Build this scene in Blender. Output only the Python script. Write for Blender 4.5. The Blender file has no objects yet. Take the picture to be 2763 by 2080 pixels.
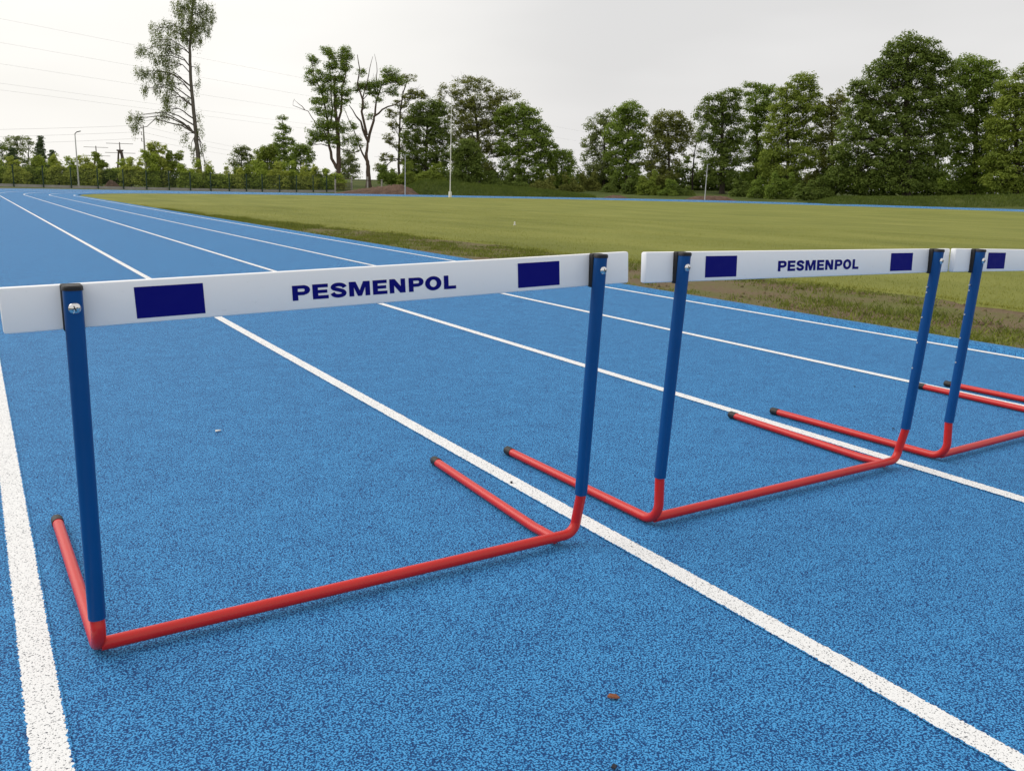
import bpy, bmesh, math, random
import numpy as np
from mathutils import Vector

random.seed(7)
rng = np.random.default_rng(7)
scene = bpy.context.scene
col = scene.collection

# ------------------------------------------------------------------ camera
IMG_W, IMG_H, FPX = 2763.0, 2080.0, 2296.07
YAW, PITCH, ROLL = 0.563939, -0.219623, 0.032539
CAM = np.array([-0.02748, 0.0, 0.79802])

def cam_axes():
    cy, sy = math.cos(YAW), math.sin(YAW); cp, sp = math.cos(PITCH), math.sin(PITCH)
    cr, sr = math.cos(ROLL), math.sin(ROLL)
    f = np.array([sy*cp, cy*cp, sp]); r0 = np.array([cy, -sy, 0.0]); u0 = np.cross(r0, f)
    return r0*cr + u0*sr, -r0*sr + u0*cr, f
C_R, C_U, C_F = cam_axes()

cam_data = bpy.data.cameras.new('camera')
cam = bpy.data.objects.new('camera', cam_data)
col.objects.link(cam)
from mathutils import Matrix
m = Matrix(((C_R[0], C_U[0], -C_F[0], CAM[0]), (C_R[1], C_U[1], -C_F[1], CAM[1]),
            (C_R[2], C_U[2], -C_F[2], CAM[2]), (0, 0, 0, 1)))
cam.matrix_world = m
cam_data.sensor_fit = 'HORIZONTAL'
cam_data.sensor_width = 36.0
cam_data.lens = 36.0*FPX/IMG_W
cam_data.clip_start = 0.05
cam_data.clip_end = 4000.0
scene.camera = cam

def survey(px, py, depth):
    """World position of a sight line of the survey at a given depth (metres)."""
    return CAM + depth*(C_F + C_R*(px-IMG_W/2)/FPX - C_U*(py-IMG_H/2)/FPX)

# ------------------------------------------------------------------ light
SUN_AZ, SUN_EL = math.radians(-42.0), math.radians(42.0)      # azimuth from +Y towards +X
world = bpy.data.worlds.new('World'); scene.world = world; world.use_nodes = True
nt = world.node_tree; nt.nodes.clear()
def wn(t, **k):
    n = nt.nodes.new(t)
    for a, b in k.items(): setattr(n, a, b)
    return n
out = wn('ShaderNodeOutputWorld')
sky = wn('ShaderNodeTexSky', sky_type='NISHITA', sun_disc=False, sun_elevation=SUN_EL, sun_rotation=SUN_AZ,
         air_density=1.5, dust_density=5.0)
bg1 = wn('ShaderNodeBackground'); bg1.inputs[1].default_value = 0.08
nt.links.new(sky.outputs[0], bg1.inputs[0])
tc = wn('ShaderNodeTexCoord')
mp = wn('ShaderNodeMapping'); mp.inputs['Scale'].default_value = (1.6, 1.6, 5.5)
nt.links.new(tc.outputs['Generated'], mp.inputs[0])
nz = wn('ShaderNodeTexNoise'); nz.inputs['Scale'].default_value = 1.5; nz.inputs['Detail'].default_value = 3.0
nz.inputs['Roughness'].default_value = 0.45
nt.links.new(mp.outputs[0], nz.inputs['Vector'])
rp = wn('ShaderNodeValToRGB')
rp.color_ramp.elements[0].position = 0.32; rp.color_ramp.elements[0].color = (0.752, 0.745, 0.742, 1)
rp.color_ramp.elements[1].position = 0.72; rp.color_ramp.elements[1].color = (0.905, 0.893, 0.887, 1)
nt.links.new(nz.outputs[0], rp.inputs[0])
# glow of the veiled sun behind the cloud
dt = wn('ShaderNodeVectorMath', operation='DOT_PRODUCT')
ge, ga = math.radians(9.0), math.radians(3.0)
dt.inputs[1].default_value = (math.sin(ga)*math.cos(ge), math.cos(ga)*math.cos(ge), math.sin(ge))
nt.links.new(tc.outputs['Generated'], dt.inputs[0])
mr = wn('ShaderNodeMapRange', interpolation_type='SMOOTHSTEP')
mr.inputs['From Min'].default_value = 0.82; mr.inputs['From Max'].default_value = 1.0
nt.links.new(dt.outputs['Value'], mr.inputs[0])
mx = wn('ShaderNodeMix', data_type='RGBA', blend_type='ADD')
nt.links.new(mr.outputs[0], mx.inputs[0])
nt.links.new(rp.outputs[0], mx.inputs[6]); mx.inputs[7].default_value = (0.20, 0.19, 0.155, 1)
bg2 = wn('ShaderNodeBackground'); bg2.inputs[1].default_value = 0.845
nt.links.new(mx.outputs[2], bg2.inputs[0])
ms = wn('ShaderNodeMixShader'); ms.inputs[0].default_value = 0.93
nt.links.new(bg1.outputs[0], ms.inputs[1]); nt.links.new(bg2.outputs[0], ms.inputs[2])
nt.links.new(ms.outputs[0], out.inputs[0])

sun_data = bpy.data.lights.new('sun', 'SUN'); sun_data.energy = 1.5; sun_data.angle = math.radians(55)
sun_data.color = (1.0, 0.96, 0.90)
sun = bpy.data.objects.new('sun', sun_data); col.objects.link(sun)
sd = Vector((math.sin(SUN_AZ)*math.cos(SUN_EL), math.cos(SUN_AZ)*math.cos(SUN_EL), math.sin(SUN_EL)))
sun.rotation_euler = sd.to_track_quat('Z', 'Y').to_euler(); sun.location = (0, 0, 60)

scene.view_settings.view_transform = 'Standard'
scene.view_settings.look = 'None'
scene.view_settings.exposure = 0.30
scene.view_settings.gamma = 1.0
scene.view_settings.use_curve_mapping = False
scene.render.engine = 'CYCLES'

# ------------------------------------------------------------------ helpers
def tag(o, label=None, cat=None, group=None, kind=None):
    if label: o['label'] = label
    if cat: o['category'] = cat
    if group: o['group'] = group
    if kind: o['kind'] = kind
    return o

def empty(name, loc=(0, 0, 0), rz=0.0):
    o = bpy.data.objects.new(name, None); o.empty_display_size = 0.2
    col.objects.link(o); o.location = loc; o.rotation_euler = (0, 0, rz)
    return o

def link(name, me, mat=None, parent=None):
    o = bpy.data.objects.new(name, me); col.objects.link(o)
    if mat is not None and len(me.materials) == 0: me.materials.append(mat)
    if parent is not None: o.parent = parent
    return o

def np_mesh(name, verts, faces, smooth=False):
    verts = np.asarray(verts, np.float32).reshape(-1, 3); faces = np.asarray(faces, np.int32)
    k = faces.shape[1]; n = len(faces)
    me = bpy.data.meshes.new(name)
    me.vertices.add(len(verts)); me.vertices.foreach_set('co', verts.ravel())
    me.loops.add(n*k); me.loops.foreach_set('vertex_index', faces.ravel())
    me.polygons.add(n); me.polygons.foreach_set('loop_start', np.arange(0, n*k, k, dtype=np.int32))
    if smooth: me.polygons.foreach_set('use_smooth', np.ones(n, bool))
    me.update(calc_edges=True)
    return me

class MB:
    """collects vertices and faces of one mesh"""
    def __init__(s): s.v = []; s.f = []; s.mi = []; s.m = 0
    def add(s, vs, fs):
        o = len(s.v); s.v += [tuple(map(float, q)) for q in vs]
        s.f += [tuple(i+o for i in f) for f in fs]; s.mi += [s.m]*len(fs)
    def box(s, x0, y0, z0, x1, y1, z1):
        vs = [(x0,y0,z0),(x1,y0,z0),(x1,y1,z0),(x0,y1,z0),(x0,y0,z1),(x1,y0,z1),(x1,y1,z1),(x0,y1,z1)]
        s.add(vs, [(3,2,1,0),(4,5,6,7),(0,1,5,4),(1,2,6,5),(2,3,7,6),(3,0,4,7)])
    def bar(s, a, b, w, h=None):
        a, b = np.array(a, float), np.array(b, float); h = h or w
        d = b-a; d /= np.linalg.norm(d); up = np.array([0, 0, 1.0]) if abs(d[2]) < .9 else np.array([0, 1.0, 0])
        r = np.cross(d, up); r /= np.linalg.norm(r); u = np.cross(r, d)
        vs = [p+r*sx*w/2+u*sz*h/2 for p in (a, b) for sx, sz in ((-1,-1),(1,-1),(1,1),(-1,1))]
        s.add(vs, [(0,1,2,3),(7,6,5,4),(4,5,1,0),(5,6,2,1),(6,7,3,2),(7,4,0,3)])
    def tube(s, pts, rad, n=12, cap=True, prof=None):
        pts = [np.array(p, float) for p in pts]
        if not hasattr(rad, '__len__'): rad = [rad]*len(pts)
        d0 = pts[1]-pts[0]; d0 /= np.linalg.norm(d0)
        ref = np.array([1.0, 0, 0]) if abs(d0[0]) < .8 else np.array([0, 0, 1.0])
        r = ref-d0*(ref@d0); r /= np.linalg.norm(r)
        vs = []
        for i, p in enumerate(pts):
            d = pts[min(i+1, len(pts)-1)]-pts[max(i-1, 0)]; d /= np.linalg.norm(d)
            r = r-d*(r@d); r /= np.linalg.norm(r); u = np.cross(d, r)
            for k in range(n):
                a = 2*math.pi*k/n
                if prof: x, y = prof[k]
                else: x, y = rad[i]*math.cos(a), rad[i]*math.sin(a)
                vs.append(p+r*x+u*y)
        fs = [(i*n+k, i*n+(k+1) % n, (i+1)*n+(k+1) % n, (i+1)*n+k) for i in range(len(pts)-1) for k in range(n)]
        if cap: fs += [tuple(range(n-1, -1, -1)), tuple(range((len(pts)-1)*n, len(pts)*n))]
        s.add(vs, fs)
    def build(s, name, mat, parent=None, smooth=False, bevel=0.0, seg=3, angle=40, mats=None):
        me = bpy.data.meshes.new(name); me.from_pydata(s.v, [], s.f); me.update()
        for mm in (mats or [mat]): me.materials.append(mm)
        if mats: me.polygons.foreach_set('material_index', s.mi)
        bm = bmesh.new(); bm.from_mesh(me); bmesh.ops.recalc_face_normals(bm, faces=bm.faces)
        if bevel:
            bmesh.ops.bevel(bm, geom=[e for e in bm.edges if e.calc_face_angle(0) > .6], offset=bevel, segments=seg, profile=.5, affect='EDGES')
        bm.to_mesh(me); bm.free()
        if smooth:
            me.polygons.foreach_set('use_smooth', np.ones(len(me.polygons), bool))
            me.set_sharp_from_angle(angle=math.radians(angle))
        return link(name, me, None, parent)

# ------------------------------------------------------------------ materials
def mat(name, color=(.5, .5, .5), rough=.6, metal=0.0, spec=.5, coat=0.0):
    m = bpy.data.materials.new(name); m.use_nodes = True
    b = m.node_tree.nodes['Principled BSDF']
    b.inputs['Base Color'].default_value = (*color, 1); b.inputs['Roughness'].default_value = rough
    b.inputs['Metallic'].default_value = metal; b.inputs['Specular IOR Level'].default_value = spec
    b.inputs['Coat Weight'].default_value = coat
    return m

class NT:
    def __init__(s, m): s.t = m.node_tree; s.b = s.t.nodes['Principled BSDF']; s.out = s.t.nodes['Material Output']
    def n(s, t, **k):
        n = s.t.nodes.new(t)
        for a, b in k.items(): setattr(n, a, b)
        return n
    def l(s, a, b): s.t.links.new(a, b)
    def coord(s, kind='Object', scale=(1, 1, 1), rot=(0, 0, 0)):
        c = s.n('ShaderNodeTexCoord'); mpn = s.n('ShaderNodeMapping')
        mpn.inputs['Scale'].default_value = scale; mpn.inputs['Rotation'].default_value = rot
        s.l(c.outputs[kind], mpn.inputs[0]); return mpn.outputs[0]
    def noise(s, vec, scale, detail=2, rough=.5, out=0):
        n = s.n('ShaderNodeTexNoise'); n.inputs['Scale'].default_value = scale; n.inputs['Detail'].default_value = detail
        n.inputs['Roughness'].default_value = rough; s.l(vec, n.inputs['Vector']); return n.outputs[out]
    def voro(s, vec, scale, out='Distance', feature='F1'):
        n = s.n('ShaderNodeTexVoronoi', feature=feature); n.inputs['Scale'].default_value = scale; s.l(vec, n.inputs['Vector']); return n.outputs[out]
    def ramp(s, fac, stops):
        n = s.n('ShaderNodeValToRGB'); e = n.color_ramp.elements
        while len(e) < len(stops): e.new(.5)
        for i, (p, c) in enumerate(stops): e[i].position = p; e[i].color = (*c, 1) if len(c) == 3 else c
        s.l(fac, n.inputs[0]); return n.outputs[0]
    def mix(s, fac, a, b, blend='MIX'):
        n = s.n('ShaderNodeMix', data_type='RGBA', blend_type=blend)
        for v, i in ((fac, 0), (a, 6), (b, 7)):
            if hasattr(v, 'links'): s.l(v, n.inputs[i])
            elif i == 0: n.inputs[0].default_value = v
            else: n.inputs[i].default_value = (*v, 1)
        return n.outputs[2]
    def math(s, op, a, b=None, c=None):
        n = s.n('ShaderNodeMath', operation=op)
        for i, v in enumerate((a, b, c)):
            if v is None: continue
            if hasattr(v, 'links'): s.l(v, n.inputs[i])
            else: n.inputs[i].default_value = v
        return n.outputs[0]
    def bump(s, h, strength=.5, dist=.01):
        n = s.n('ShaderNodeBump'); n.inputs['Strength'].default_value = strength; n.inputs['Distance'].default_value = dist
        s.l(h, n.inputs['Height']); s.l(n.outputs[0], s.b.inputs['Normal'])

def rubber(name, line=False):
    """granulated rubber track surface; line=True is the sprayed white marking on it"""
    m = mat(name, rough=.78, spec=.3); g = NT(m); v = g.coord()
    grain = g.noise(v, 320, 1.8, .62)                      # granules, a few millimetres
    cell = g.voro(v, 285)
    patch = g.noise(v, 9, 3, .6); big = g.noise(v, 1.1, 3, .55)
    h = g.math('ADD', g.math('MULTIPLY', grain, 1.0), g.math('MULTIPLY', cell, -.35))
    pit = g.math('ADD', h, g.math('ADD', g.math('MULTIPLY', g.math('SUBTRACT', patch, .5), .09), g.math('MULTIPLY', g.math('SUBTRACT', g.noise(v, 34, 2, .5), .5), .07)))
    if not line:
        c = g.ramp(pit, [(.262, (.001, .040, .15)), (.322, (.010, .14, .37)), (.370, (.062, .315, .630)), (.60, (.080, .365, .70))])  # dark stops: shade of the granule gaps put into the colour, plus mixed-colour granules
        c = g.mix(g.ramp(big, [(.35, (0, 0, 0)), (.7, (1, 1, 1))]), c, g.mix(1.0, c, (.94, .955, .965), 'MULTIPLY'))
    else:
        w = g.ramp(pit, [(.13, (.09, .10, .12)), (.185, (.55, .55, .54)), (.24, (.81, .81, .80))])  # dark specks paint the shade of the same pits into the white
        at = g.n('ShaderNodeAttribute', attribute_name='across')
        e = g.math('ADD', g.math('ABSOLUTE', at.outputs['Fac']), g.math('MULTIPLY', g.math('SUBTRACT', g.noise(v, 120, 2, .6), .5), .40))
        blue = g.ramp(pit, [(.262, (.001, .040, .15)), (.322, (.010, .14, .37)), (.370, (.062, .315, .630))])  # track colours again, gap shade included in the dark stops
        c = g.mix(g.math('GREATER_THAN', e, .86), w, blue)
    g.l(c, g.b.inputs['Base Color']); g.bump(h, .55, .002)
    return m

M = {}
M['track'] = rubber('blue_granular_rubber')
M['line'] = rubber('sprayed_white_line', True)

def paint(name, color, rough=.3, coat=.4, speck=.04, spec=.4):
    m = mat(name, color, rough, coat=coat, spec=spec); g = NT(m); v = g.coord()
    n = g.noise(v, 6, 3, .5)
    c = g.mix(g.ramp(n, [(.35, (0, 0, 0)), (.75, (1, 1, 1))]), color, tuple(x*(1-speck*3) for x in color))
    g.l(c, g.b.inputs['Base Color'])
    r = g.n('ShaderNodeMapRange'); g.l(g.noise(v, 60, 3), r.inputs[0])
    r.inputs['To Min'].default_value = rough*.8; r.inputs['To Max'].default_value = rough*1.3
    g.l(r.outputs[0], g.b.inputs['Roughness'])
    return m
M['red'] = paint('red_paint', (.58, .016, .011), .32, .12)
M['blue'] = paint('blue_paint', (.0005, .066, .240), .36, .0, spec=.3)
M['black'] = paint('black_plastic', (.012, .0115, .012), .5, 0)
M['print'] = paint('navy_print', (.0012, .003, .165), .6, 0, .02, spec=.12)
M['chrome'] = mat('chrome', (.75, .74, .73), .14, 1.0)
M['slot'] = mat('slot_dark', (.05, .045, .04), .5, .6)
M['steel'] = mat('zinc', (.50, .52, .54), .5, .3)
def board():
    m = mat('white_board', (.80, .80, .795), .42); g = NT(m); v = g.coord()
    a = g.noise(g.coord(scale=(9, 60, 60)), 2.2, 4, .65)
    b = g.noise(v, 90, 2, .6)
    c = g.mix(g.ramp(g.math('MULTIPLY', a, b), [(.36, (0, 0, 0)), (.60, (1, 1, 1))]), (.87, .87, .87), (.74, .74, .74))
    g.l(c, g.b.inputs['Base Color']); g.bump(b, .04, .001); return m
M['board'] = board()

def ground_mat(name, stops, scale, detail=5, stretch=(1, 1, 1), bump=.6, fine=40, rot=0, dist=.03):
    m = mat(name, rough=.95, spec=.15); g = NT(m); v = g.coord(scale=stretch, rot=(0, 0, rot))
    a = g.noise(v, scale, detail, .62); o = g.coord(); b = g.noise(o, fine, 3, .65)
    f = g.math('ADD', g.math('MULTIPLY', a, .62), g.math('MULTIPLY', b, .38))
    g.l(g.ramp(f, stops), g.b.inputs['Base Color']); g.bump(b, bump, dist); return m
M['lawn'] = ground_mat('mown_lawn', [(.30, (.125, .145, .032)), (.45, (.190, .204, .045)), (.56, (.232, .242, .057)), (.70, (.285, .285, .080))], .5, 5, (1.0, .35, 1), .7, 55, .5)
M['verge'] = ground_mat('verge_soil', [(.34, (.085, .058, .034)), (.44, (.17, .122, .075)), (.50, (.155, .130, .062)), (.57, (.125, .130, .038)), (.68, (.16, .17, .05))], 1.3, 5, (1, .6, 1), .9, 30)
M['field'] = ground_mat('rough_grass', [(.3, (.035, .055, .012)), (.5, (.075, .10, .022)), (.7, (.14, .15, .045))], .3, 5, (1, 1, 1), .9, 9, dist=.1)
M['soil'] = ground_mat('dug_soil', [(.3, (.065, .040, .028)), (.5, (.135, .085, .060)), (.7, (.20, .135, .098))], 1.4, 6, (1, 1, 1), .9, 6, dist=.15)
M['asphalt'] = ground_mat('grey_path', [(.3, (.10, .105, .105)), (.6, (.19, .19, .18))], 1, 4)
M['concrete'] = ground_mat('weathered_concrete', [(.3, (.30, .285, .26)), (.7, (.45, .43, .40))], 2, 5, (1, 1, 1), .3, 30)
M['pole'] = mat('galvanised', (.52, .52, .51), .45, .3)
M['white_pole'] = mat('white_mast', (.80, .79, .75), .4)
M['fence'] = mat('green_coating', (.006, .035, .018), .5)
M['rust'] = mat('old_rail', (.06, .035, .025), .8)
M['wire'] = mat('weathered_wire', (.42, .41, .40), .6, .2)
M['wood'] = mat('tarred_wood', (.10, .075, .06), .9)
M['lamp'] = mat('dark_lamp', (.05, .05, .05), .4)

def leaf_mat(name, c, tr=.48, var=.24):
    c = (1.85*c[0], 1.95*c[1], 1.78*c[2])
    m = bpy.data.materials.new(name); m.use_nodes = True; t = m.node_tree
    t.nodes.remove(t.nodes['Principled BSDF']); o = t.nodes['Material Output']
    geo = t.nodes.new('ShaderNodeNewGeometry')
    tcn = t.nodes.new('ShaderNodeTexCoord'); nz = t.nodes.new('ShaderNodeTexNoise')
    nz.inputs['Scale'].default_value = .45; nz.inputs['Detail'].default_value = 3
    t.links.new(tcn.outputs['Object'], nz.inputs['Vector'])
    add = t.nodes.new('ShaderNodeMath'); add.operation = 'ADD'
    t.links.new(geo.outputs['Random Per Island'], add.inputs[0]); 
    sc = t.nodes.new('ShaderNodeMath'); sc.operation = 'MULTIPLY'; sc.inputs[1].default_value = 1.6
    t.links.new(nz.outputs[0], sc.inputs[0]); t.links.new(sc.outputs[0], add.inputs[1])
    half = t.nodes.new('ShaderNodeMath'); half.operation = 'MULTIPLY'; half.inputs[1].default_value = .5
    t.links.new(add.outputs[0], half.inputs[0])
    rmp = t.nodes.new('ShaderNodeValToRGB'); e = rmp.color_ramp.elements
    e[0].position = .25; e[0].color = (c[0]*(1-var), c[1]*(1-var*.85), c[2]*(1-var*.6), 1)
    e[1].position = .95; e[1].color = (c[0]*(1+var*1.5), c[1]*(1+var), c[2]*(1+var*.5), 1)
    t.links.new(half.outputs[0], rmp.inputs[0])
    d = t.nodes.new('ShaderNodeBsdfDiffuse'); tr_n = t.nodes.new('ShaderNodeBsdfTranslucent'); mixn = t.nodes.new('ShaderNodeMixShader')
    t.links.new(rmp.outputs[0], d.inputs[0]); t.links.new(rmp.outputs[0], tr_n.inputs[0]); mixn.inputs[0].default_value = tr
    gl = t.nodes.new('ShaderNodeBsdfGlossy'); gl.inputs['Roughness'].default_value = .45; gl.inputs[0].default_value = (.6, .6, .6, 1)
    mix2 = t.nodes.new('ShaderNodeMixShader'); mix2.inputs[0].default_value = .012
    t.links.new(d.outputs[0], mixn.inputs[1]); t.links.new(tr_n.outputs[0], mixn.inputs[2])
    t.links.new(mixn.outputs[0], mix2.inputs[1]); t.links.new(gl.outputs[0], mix2.inputs[2])
    t.links.new(mix2.outputs[0], o.inputs[0]); return m
M['leaf_dark'] = leaf_mat('foliage_dark', (.088, .118, .027))
M['leaf_mid'] = leaf_mat('foliage_mid', (.108, .148, .028))
M['leaf_yellow'] = leaf_mat('foliage_yellow', (.128, .160, .030))
M['leaf_grey'] = leaf_mat('foliage_grey', (.105, .125, .046))
M['leaf_olive'] = leaf_mat('foliage_olive', (.112, .122, .032))
M['leaf_hedge'] = leaf_mat('foliage_hedge', (.185, .225, .040), .5, .22)
M['leaf_hedge_pale'] = leaf_mat('foliage_hedge_pale', (.205, .230, .050), .5, .30)
M['needle'] = leaf_mat('needles', (.045, .062, .030), .1)
M['blade'] = leaf_mat('grass_blade', (.118, .124, .026), .25, .30)
M['weed'] = leaf_mat('weed_blade', (.078, .094, .020), .25, .40)
M['rank'] = leaf_mat('rank_grass', (.052, .072, .015), .25, .35)
def bark(name, c):
    m = mat(name, c, .9, spec=.2); g = NT(m); v = g.coord(scale=(1, 1, .25)); n = g.noise(v, 6, 5, .65)
    g.l(g.ramp(n, [(.3, tuple(x*.55 for x in c)), (.7, tuple(x*1.35 for x in c))]), g.b.inputs['Base Color']); g.bump(n, .8, .05); return m
M['bark'] = bark('bark_brown', (.105, .075, .055))
M['bark_grey'] = bark('bark_grey', (.12, .105, .085))
M['bark_dark'] = bark('bark_dark', (.055, .045, .035))

# ------------------------------------------------------------------ lie of the land
OX, OY, RAD = 38.3, 52.0, 33.42          # centre and radius of the far bend, inner line
LANE = 1.22
def sstep(t): t = np.clip(t, 0, 1); return t*t*(3-2*t)
def offset_out(x, y):
    d = np.hypot(x-OX, y-OY)-RAD
    return np.where(y > OY, d, np.where(x < OX, OX-RAD-x, x-OX-RAD))
def tz(x, y):
    x = np.asarray(x, float); y = np.asarray(y, float)
    t = np.clip((x-5.0)/67.0, 0, 1)
    z = .8*t**1.6 + np.clip(x-72, 0, 30)*.008
    n = np.clip(offset_out(x, y), 0, 6.5)
    far = np.clip(offset_out(x, y)-15, 0, 45)*.045*sstep((x-25)/25)
    return z + far + .025*n*sstep(np.maximum((y-OY)/18, (x-40)/20))
def TZ(x, y): return float(tz(x, y))

def stations(y_end=-30.0):
    """points of the inner line and outward normals, near straight -> far bend -> far straight"""
    ys = np.concatenate([np.arange(y_end, 0, 3.0), np.arange(0, OY, 1.0)])
    p = [(OX-RAD, y, -1, 0) for y in ys]
    for a in np.linspace(math.pi, 0, 110): p.append((OX+RAD*math.cos(a), OY+RAD*math.sin(a), math.cos(a), math.sin(a)))
    p += [(OX+RAD, y, 1, 0) for y in np.arange(OY-2, y_end, -2.5)]
    return np.array(p)
ST = stations()
def ribbon(name, n0, n1, dz, material, across=False, nn=2, kind='structure', skirt=0):
    ns = np.linspace(n0, n1, nn); k = len(ST)
    X = ST[:, None, 0]+ST[:, None, 2]*ns; Y = ST[:, None, 1]+ST[:, None, 3]*ns
    V = np.stack([X, Y, tz(X, Y)+dz], -1).reshape(-1, 3)
    i, j = np.meshgrid(np.arange(k-1), np.arange(nn-1), indexing='ij'); a = (i*nn+j).ravel()
    me = np_mesh(name, V, np.stack([a+1, a, a+nn, a+nn+1], -1), True)
    if across:
        at = me.attributes.new('across', 'FLOAT', 'POINT'); at.data.foreach_set('value', np.tile(np.linspace(-1, 1, nn), k).astype(np.float32))
    o = link(name, me, material)
    if kind: o['kind'] = kind
    return o

def grid_sheet(name, xs, ys, zf, material, kind='structure'):
    X, Y = np.meshgrid(xs, ys, indexing='ij'); V = np.stack([X, Y, zf(X, Y)], -1).reshape(-1, 3)
    ny = len(ys); i, j = np.meshgrid(np.arange(len(xs)-1), np.arange(ny-1), indexing='ij'); a = (i*ny+j).ravel()
    o = link(name, np_mesh(name, V, np.stack([a, a+ny, a+ny+1, a+1], -1), True), material)
    if kind: o['kind'] = kind
    return o

# the ground, one sheet out to the horizon
gx = np.concatenate([[-2500, -900, -400, -200, -120, -80, -50, -30], np.arange(-20, 130, 2.0), [135, 150, 180, 240, 400, 900, 2500]])
gy = np.concatenate([[-600, -200, -100, -60], np.arange(-40, 130, 2.0), [135, 150, 180, 240, 400, 900, 2500]])
grid_sheet('ground', gx, gy, lambda x, y: tz(x, y)-.05, M['field'])
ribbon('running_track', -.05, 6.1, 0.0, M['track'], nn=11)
for k in range(5):
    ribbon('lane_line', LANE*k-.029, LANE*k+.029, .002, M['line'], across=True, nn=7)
ribbon('path', 6.35, 8.6, -.02, M['asphalt'], nn=4)
# low rubber-covered kerb on the inner edge
kb = [(-.045, .0), (-.075, .020), (-.11, .030), (-.17, .030), (-.20, .018), (-.205, -.06)]
kv = []
for n_, h_ in kb:
    x = ST[:, 0]+ST[:, 2]*n_; y = ST[:, 1]+ST[:, 3]*n_; kv.append(np.stack([x, y, tz(ST[:, 0], ST[:, 1])+h_], -1))
kv = np.stack(kv, 1); kn = len(kb)
i, j = np.meshgrid(np.arange(len(ST)-1), np.arange(kn-1), indexing='ij'); a = (i*kn+j).ravel()
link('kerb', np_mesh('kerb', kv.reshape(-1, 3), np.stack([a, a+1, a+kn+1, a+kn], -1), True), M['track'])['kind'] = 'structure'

# infield: weedy verge, then mown turf lying a little proud of it
XIN = OX-RAD+.205
def turf_edge(y):
    w = np.interp(y, [-30, 2, 6, 12, 16.6, 21.3, 27, 34, 200], [2.0, 2.05, 2.15, 1.98, 1.55, .85, .30, .05, .02])
    return w + .10*np.sin(y*1.7)+.06*np.sin(y*4.1+1) * (y < 25)
def infield_limits(y):
    xl = np.where(y <= OY, OX-RAD, OX-np.sqrt(np.maximum(RAD**2-np.maximum(y-OY, 0)**2, 0)))
    return xl+.205, 2*OX-xl-.205
def infield_sheet(name, fl, fr, dz, material, ys, nx):
    s = np.concatenate([np.linspace(0, .012, 9)[:-1], .012+.988*np.linspace(0, 1, nx-8)**1.7]); xl, xr = fl(ys), fr(ys)
    X = xl[:, None]+(xr-xl)[:, None]*s; Y = np.repeat(ys[:, None], nx, 1)
    V = np.stack([X, Y, tz(X, Y)+dz(X, Y)], -1).reshape(-1, 3)
    i, j = np.meshgrid(np.arange(len(ys)-1), np.arange(nx-1), indexing='ij'); a = (i*nx+j).ravel()
    o = link(name, np_mesh(name, V, np.stack([a, a+1, a+nx+1, a+nx], -1), True), material); o['kind'] = 'structure'; return o
def bumpy(x, y): return .012*np.sin(x*2.3+y*1.1)*np.sin(y*1.9-x)+.006*np.sin(x*7+y*5)
ysv = np.arange(-20, 37, .16)
infield_sheet('verge', lambda y: infield_limits(y)[0], lambda y: infield_limits(y)[0]+turf_edge(y)+.35,
              lambda x, y: -.010+.6*bumpy(x*2, y*2), M['verge'], ysv, 22)
ysl = np.concatenate([np.arange(-30, 0, 1.5), np.arange(0, 30, .25), np.arange(30, OY+RAD-1.2, .8), [OY+RAD-.7, OY+RAD-.35, OY+RAD-.24]])
infield_sheet('lawn', lambda y: infield_limits(y)[0]+turf_edge(y), lambda y: infield_limits(y)[1],
              lambda x, y: -.03+.05*sstep((x-infield_limits(y)[0]-turf_edge(y))/.22)+.4*bumpy(x*.5, y*.5)*(y < 40)*(x < 40)*sstep((x-8)/2), M['lawn'], ysl, 90)

def blades(name, X, Y, Z, h, w, material, lean=.5, label=None, cat='grass'):
    n = len(X); a = rng.uniform(0, 2*np.pi, n); h = h*rng.uniform(.5, 1.25, n); l = rng.uniform(0, lean, n)*h; b = rng.uniform(0, 2*np.pi, n)
    P = np.stack([X, Y, Z], -1); side = np.stack([np.cos(a), np.sin(a), np.zeros(n)], -1)*(w*rng.uniform(.6, 1.3, n)/2)[:, None]
    tip = P+np.stack([np.cos(b)*l, np.sin(b)*l, h], -1)
    V = np.stack([P-side, P+side, tip], 1).reshape(-1, 3)
    o = link(name, np_mesh(name, V, np.arange(3*n).reshape(-1, 3)), material)
    tag(o, label, cat, kind='stuff'); return o
# mown blades thin out with distance
N = 150000
yy = 1.5+34*rng.random(N)**1.7; xx = infield_limits(yy)[0]+turf_edge(yy)+.08+16*rng.random(N)**1.6
blades('mown_grass', xx, yy, tz(xx, yy)+.006, .034, .006, M['blade'], .8, 'short yellow-green mown turf covering the infield')
# tufts of weed on the bare verge
NT_ = 5200
cy = -1+31*rng.random(NT_)**1.35; cx = XIN+.02+(turf_edge(cy)+.15)*rng.random(NT_)
soil = np.sin(cx*2.1+cy*.7)+np.sin(cy*1.3-cx*1.7)+.8*np.sin(cx*5.3+2)*np.sin(cy*2.9)+rng.normal(0, .7, NT_)
keep = soil > np.interp(cy, [0, 3.5, 8, 12, 20], [.2, .35, -.2, -.6, -.9]); cx, cy = cx[keep], cy[keep]
tk = rng.integers(8, 46, len(cx)); big = rng.random(len(cx)); sr = np.repeat(.03+.12*big, tk)
tx = np.repeat(cx, tk)+rng.normal(0, 1, tk.sum())*sr; ty = np.repeat(cy, tk)+rng.normal(0, 1, tk.sum())*sr
th_ = np.repeat(.016+.05*rng.random(len(cx))**2.5, tk)
ok = tx > XIN+.01; tx, ty, th_ = tx[ok], ty[ok], th_[ok]
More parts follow.
